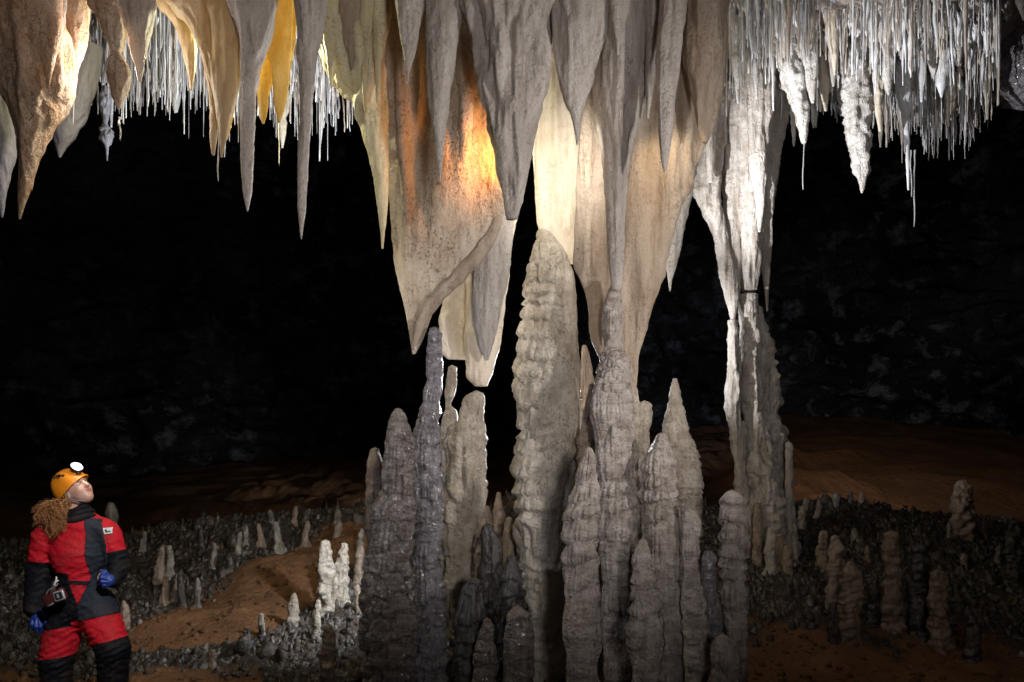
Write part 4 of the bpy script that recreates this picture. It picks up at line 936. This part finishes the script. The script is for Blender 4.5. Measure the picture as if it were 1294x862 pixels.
# relax the staircase a little
for _ in range(2):
    A = np.zeros_like(V); c = np.zeros(len(V))
    for i in range(4):
        np.add.at(A, Q[:, i], V[Q[:, (i + 1) % 4]]); np.add.at(c, Q[:, i], 1)
    V = V * .5 + .5 * A / c[:, None]
fc = V[Q].mean(1); u, v, w = fc.T
arm_l = (u < 66 - np.clip((v - 690) * .0, 0, 9)) & (v < 800) & ~((v > 742) & (u > 64))
side_l = inside([(20, 640), (66, 640), (67, 712), (66, 742), (62, 760), (60, 800), (20, 800)], u, v)
side_r = inside([(133, 640), (185, 640), (185, 750), (128, 750), (128, 722), (136, 710)], u, v)
red = np.zeros(len(Q), bool)
red |= (v < 723) & ~side_l & ~side_r
red |= inside(BELLY, u, v)
red |= side_l & (v < 709 + (u - 45) * .05) | side_r & (v < 697 - (u - 145) * .25)
leg_l = u < 100
red |= leg_l & (v > 797 - (u - 53) * .17) & (v < 831 - (u - 55) * .12) & ~side_l
red |= ~leg_l & (v > 783 - (u - 100) * .18) & (v < 814 - (u - 118) * .26)
front = w < 6
mat = np.where(red, 0, 1)
mat[inside(FLAP, u, v) & front] = 2
mat[inside(BELT, u, v) & front] = 1
mat[(w > 14) & (v > 735) & (v < 780)] = 1
suit = link('caving_suit', mesh('caving_suit', pw(V) - PB, Q, [M['red'], M['navy'], M['flap']], mi=mat), caver)
SF = V
def front_w(u, v):
    d = (SF[:, 0] - u) ** 2 + (SF[:, 1] - v) ** 2; k = d < 6
    return SF[k, 2].min() if k.any() else -30
def pgrid(quad, off, n=6):
    q = np.array(quad, float); t = np.linspace(0, 1, n); P_ = []
    for a in t:
        for b in t:
            p = (q[0] * (1 - b) + q[1] * b) * (1 - a) + (q[3] * (1 - b) + q[2] * b) * a
            P_.append((p[0], p[1], front_w(*p) - off))
    return np.array(P_), [grid_faces(n, n, False)]
v, f = pgrid([(137, 667), (146, 666), (146.5, 673.5), (139, 674.5)], 1.0); pa = link('name_patch', mesh('name_patch', pw(v) - PB, f, M['patch']), suit)
for q in ([(138.8, 668.6), (140.4, 668.3), (142, 672.6), (140.4, 672.9)], [(141.6, 670.8), (144.6, 670.3), (144.8, 671.4), (141.9, 671.9)]):
    v, f = pgrid(q, 1.6, 4); link('patch_mark', mesh('patch_mark', pw(v) - PB, f, M['navy']), suit)

def tube(pts, r, n=None, sg=8, close=True):
    pts = np.array(pts, float); n = n or 6 * len(pts); t = np.linspace(0, len(pts) - 1, n)
    C = np.stack([pchip(np.arange(len(pts)), pts[:, i], t) for i in range(3)], -1)
    R = np.interp(t, np.arange(len(pts)), np.broadcast_to(r, len(pts)))
    T = np.gradient(C, axis=0); T /= np.linalg.norm(T, axis=1)[:, None] + 1e-9
    ref = np.array([0.3, 0.2, 1.0]); A = np.cross(T, ref); A /= np.linalg.norm(A, axis=1)[:, None] + 1e-9; B = np.cross(T, A)
    th = np.linspace(0, 2 * math.pi, sg, endpoint=False)
    V = (C[:, None] + (A[:, None] * np.cos(th)[:, None] + B[:, None] * np.sin(th)[:, None]) * R[:, None, None]).reshape(-1, 3)
    return V, [grid_faces(n, sg), np.array([list(range(sg))[::-1]]), np.array([[(n - 1) * sg + i for i in range(sg)]])]
def join(parts):
    VV, FF, off = [], {}, 0
    for v, fs in parts:
        for f in fs: FF.setdefault(f.shape[1], []).append(f + off)
        VV.append(v); off += len(v)
    return np.concatenate(VV), [np.concatenate(x) for x in FF.values()]
# collar: two soft rolls round the neck
def ring(c, ru, rw, dv, r):
    a = np.linspace(0, 2 * math.pi, 26)
    return tube([(c[0] + ru * math.cos(t), c[1] + dv * math.cos(t) + 1.2 * math.sin(3 * t), c[2] + rw * math.sin(t)) for t in a], r, 80)
v, f = join([ring((98, 645, 2), 11, 11, -4, 4.0), ring((100, 650, 1), 14, 14, -4, 4.6), ring((101, 656, 0), 17, 17, -3, 4.6)])
link('collar', mesh('collar', pw(v) - PB, f, M['navy']), caver)
# gloves
def glove(fs, thumb, palm):
    fs, thumb, palm = [near_fix(c) for c in fs], near_fix(thumb), near_fix(palm)
    Fd = Field(np.min([p for c in fs + [thumb] + [palm] for p in c], 0)[:3] - 12, np.max([p for c in fs + [thumb] + [palm] for p in c], 0)[:3] + 12, 0.5)
    for i in range(len(palm) - 1): Fd.cone(palm[i], palm[i + 1], 7.0, 7.2, 2.5, 1.4)
    for c in fs:
        for i in range(len(c) - 1): Fd.cone(c[i], c[i + 1], 2.75 - .25 * i, 2.5 - .25 * i, .9)
    for i in range(len(thumb) - 1): Fd.cone(thumb[i], thumb[i + 1], 3.0 - .3 * i, 2.7 - .3 * i, 1.2)
    v, q = Fd.surface(); return mesh('glove', pw(v) - PB, q, M['glove'])
link('glove', glove([[(42, 781, -14), (40.5, 789, -17), (42, 795, -14)], [(46, 783, -16), (45.5, 792, -19), (47, 798.5, -15)], [(50, 783, -15), (51, 792, -18), (52, 798, -13)], [(53, 781, -12), (55.5, 788, -15), (56, 794, -11)]],
                    [(52, 774, -16), (57, 780, -19), (58, 787, -18)], [(47, 768, -10), (47, 780, -13)]), caver)
link('glove', glove([[(136, 729, -25), (130, 726, -29), (127, 729, -26)], [(136, 732, -27), (128.5, 730, -31), (126, 733.5, -27)], [(136, 735.5, -27), (129, 735, -30), (127, 738.5, -26)], [(137, 739, -25), (131.5, 739.5, -28), (130, 742, -25)]],
                    [(138, 729, -22), (133, 723, -26), (128.5, 722.5, -27)], [(142, 733, -18), (137, 734, -24)]), caver)
# helmet
HB = np.array([91.5, 617.5, 0.]); ha = np.array([-.72, -.66, -.12]); ha /= np.linalg.norm(ha)
e1 = np.array([.68, -.74, -.10]); e1 -= ha * (e1 @ ha); e1 /= np.linalg.norm(e1); e2 = np.cross(ha, e1); e2 = e2 if e2[2] < 0 else -e2
nh, ns = 40, 80
ph = np.linspace(-.06, math.pi / 2 - .01, nh); th = np.linspace(0, 2 * math.pi, ns, endpoint=False)
cp, sp = np.cos(ph)[:, None], np.sin(ph)[:, None]
def dome_pt(sc): return HB + ha * 0 + (ha * (26 * sc * sp[..., None]) + e1 * (24 * sc * (cp * np.cos(th))[..., None]) + e2 * (19.5 * sc * (cp * np.sin(th))[..., None]))
O = dome_pt(1.0)
O = O + (O - HB) * (0.018 * np.cos(6 * th)[None, :, None] * np.clip(np.sin(2 * ph), 0, 1)[:, None, None])
vent = np.zeros((nh, ns), bool)
for (cu, cv, ru, rv) in ((82, 603, 3.4, 2.3), (75.5, 604.5, 1.8, 1.5), (69.5, 608, 2.2, 1.5), (88, 602, 1.6, 1.3)):
    vent |= (((O[..., 0] - cu) / ru) ** 2 + ((O[..., 1] - cv) / rv) ** 2 < 1) & (O[..., 2] < 0)
O[vent] = O[vent] - (O[vent] - HB) * .07
I = dome_pt(.93)
V = np.concatenate([O.reshape(-1, 3), I.reshape(-1, 3)]); fo = grid_faces(nh, ns); j = np.arange(ns)
rimf = np.stack([j, nh * ns + j, nh * ns + (j + 1) % ns, (j + 1) % ns], -1)
capf = np.array([[(nh - 1) * ns + i for i in range(ns)]])
vf = vent.reshape(-1)[fo].any(1).astype(int)
helm = link('helmet', mesh('helmet', pw(V) - PB, [fo, fo[:, ::-1] + nh * ns, rimf, capf], [M['helmet'], M['ventshade']], mi=np.concatenate([vf, np.zeros(len(fo) + ns + 1, int)])), caver)
rim = [HB + e1 * 24 * math.cos(t) + e2 * 19.5 * math.sin(t) - ha * 1 for t in np.linspace(0, 2 * math.pi, 30)]
v, f = tube(rim, 1.3, 120); link('rim', mesh('rim', pw(v) - PB, f, M['helmet']), helm)
# headlamp
LC = np.array([102., 590., -9.]); lf = np.array([.50, -.70, -.50]); lf /= np.linalg.norm(lf)
la = np.cross(lf, (0, 0, 1)); la /= np.linalg.norm(la); lb = np.cross(lf, la)
def disc(c, r, h0, h1, sg=24, cap=True):
    t = np.linspace(0, 2 * math.pi, sg, endpoint=False); rg = la * np.cos(t)[:, None] * r * 1.12 + lb * np.sin(t)[:, None] * r
    V = np.concatenate([c + rg * .8 + lf * h0, c + rg + lf * (h0 + (h1 - h0) * .4), c + rg + lf * h1, c + rg * .8 + lf * h1 ])
    return V, [grid_faces(4, sg), np.array([list(range(sg))[::-1]]), np.array([[3 * sg + i for i in range(sg)]])]
v, f = join([disc(LC, 6.8, -7, 0), tube([(104, 600, -9), (103, 595, -9), (102, 592, -8)], 3.0)]); hl = link('headlamp', mesh('headlamp', pw(v) - PB, f, M['blackplastic']), helm)
v, f = disc(LC + lf * .2, 6.9, -1.2, .2); link('bezel', mesh('bezel', pw(v) - PB, f, M['silver']), helm)
v, f = disc(LC + lf * .4, 5.2, -.5, .6); link('headlamp_lens', mesh('headlamp_lens', pw(v) - PB, f, M['lens']), helm)
hlp = pw(LC + lf * 5)
lamp('headlamp_beam', hlp, P(575, 315, 5.55), 230, (1.0, 0.95, 0.82), 17, 0.9, 0.03)
bare('headlamp_spill', pw(LC + lf * 9), 1.2, (.95, .98, 1.0), .02)
# straps
st = [hp(8, 13, 15), hp(3, 2, 16.3), hp(-2, -9, 15.5)]
v, f = join([tube(st, .9), tube([hp(-2, -9, 15.5), hp(6, -16, 12), hp(9, -21, 3), hp(8, -20, -6)], .9), tube([hp(-2, -9, 15.5), hp(-12, -5, 14), hp(-20, -2, 8)], .9),
             tube([hp(-22, -10, 8), hp(-20, -4, 12), hp(-15, 0, 15)], 1.8)])
link('chin_strap', mesh('chin_strap', pw(v) - PB, f, M['strap']), caver)
# hair: many curled locks
hr = np.random.default_rng(77); L = []
for i in range(620):
    a = np.array([hr.uniform(74, 94), hr.uniform(628, 640), hr.uniform(-15, 12)]); e = np.array([hr.uniform(56, 100), 0, hr.uniform(-30, 14)])
    e[1] = 655 + (92 - abs(e[0] - 80) * .8 - 74) + hr.uniform(-14, 12); e[1] = min(e[1], 685)
    if e[0] > 82: e[2] = hr.uniform(-33, -20)
    turns, ra, p0 = hr.uniform(2.5, 5.0), hr.uniform(.9, 2.4), hr.uniform(0, 6.28); n = 30; pts = []
    for t in np.linspace(0, 1, n):
        c = a * (1 - t) + e * t; c = c + np.array([-7 * math.sin(math.pi * t) * (1 if e[0] < 82 else .3), -3 * math.sin(math.pi * t), -7 * math.sin(math.pi * t)])
        g = ra * min(1, t * 4); w_ = 2 * math.pi * turns * t + p0
        pts.append(c + [g * math.cos(w_), .4 * g * math.sin(w_ * 2), g * math.sin(w_)])
    L.append(tube(pts, np.interp(np.linspace(0, 1, n), [0, .5, 1], [.34, .30, .12]), 52, 4))
for i in range(30):      # wisps framing the face
    a = hp(hr.uniform(-2, 6), hr.uniform(2, 9), 15.2); e = hp(hr.uniform(-12, -4), hr.uniform(-14, -8), 15.5)
    L.append(tube([a, (a + e) / 2 + hs * 1.5 + hr.normal(0, .6, 3), e], [.4, .4, .2], 14, 4))
M['hairgold'] = flat('golden_hair', (.62, .32, .12), .4, bscale=30); M['hairdark'] = flat('auburn_hair', (.13, .05, .02), .45, bscale=30)
tone = hr.choice([0, 1, 2], len(L), p=[.4, .25, .35])
v, f = join(L); order = {}
for (lv, lf_), t in zip(L, tone):
    for q in lf_: order.setdefault(q.shape[1], []).append(np.full(len(q), t))
link('hair', mesh('hair', pw(v) - PB, f, [M['hair'], M['hairgold'], M['hairdark']], mi=np.concatenate([np.concatenate(x) for x in order.values()])), caver)
# camera pouch hanging at the hip
KC = near_fix([69.5, 755., -40.]); ka = math.radians(-27)
def rbox(c, hx, hy, hz, ang, bev=.22):
    n, m = 24, 9; t = np.linspace(0, 2 * math.pi, n, endpoint=False); z = np.linspace(-1, 1, m)
    def sq(a, e): return np.sign(a) * np.abs(a) ** e
    ww_ = np.sqrt(np.clip(1 - np.abs(z) ** 8, 0, 1)); ww_[0] = ww_[-1] = .80
    X = ww_[:, None] * sq(np.cos(t), bev) * hx; Y_ = ww_[:, None] * sq(np.sin(t), bev) * hy; Z = np.repeat(z[:, None], n, 1) * hz
    V = np.stack([c[0] + X * math.cos(ang) - Y_ * math.sin(ang), c[1] + X * math.sin(ang) + Y_ * math.cos(ang), c[2] + Z], -1).reshape(-1, 3)
    return V, [grid_faces(m, n), np.array([list(range(n))[::-1]]), np.array([[(m - 1) * n + i for i in range(n)]])]
kb = pw(KC)
pouch = thing('camera', kb, 'small camera in a maroon case hanging at the hip of the caver', 'camera')
v, f = rbox(KC, 14, 7.5, 5, ka); link('case', mesh('case', pw(v) - kb, f, M['maroon']), pouch)
v, f = rbox(KC + [8, -2.5, -5], 6.6, 6.2, 1.6, math.radians(-17)); bz = link('bezel', mesh('bezel', pw(v) - kb, f, M['silver']), pouch)
v, f = rbox(KC + [8, -2.5, -6.4], 4.6, 4.3, .7, math.radians(-17)); link('screen', mesh('screen', pw(v) - kb, f, M['blackplastic']), bz)
v, f = rbox(KC + [7.4, -2.5, -7.0], 1.3, 2.6, .3, math.radians(-17)); link('screen_mark', mesh('screen_mark', pw(v) - kb, f, M['silver']), bz)
v, f = tube([KC + [-11, 1, -2], KC + [-6, -9, -3], KC + [2, -14, -1], KC + [3, -17, 1]], .7); link('cord', mesh('cord', pw(v) - kb, f, M['strap']), pouch)
v, f = join([tube([KC + [1, -15, -3], KC + [3, -19, -4], KC + [6, -21, -3]], [1.6, 1.2, .9]), tube([KC + [3, -18, -4], KC + [3.4, -23, -3], KC + [2, -25, -1]], .9)]); link('clip', mesh('clip', pw(v) - kb, f, M['patch']), pouch)
v, f = tube([KC + [-6, 10, -4.5], KC + [-2, 8.4, -5.5], KC + [1, 6.6, -5.5]], .9); link('logo_strip', mesh('logo_strip', pw(v) - kb, f, M['silver']), pouch)
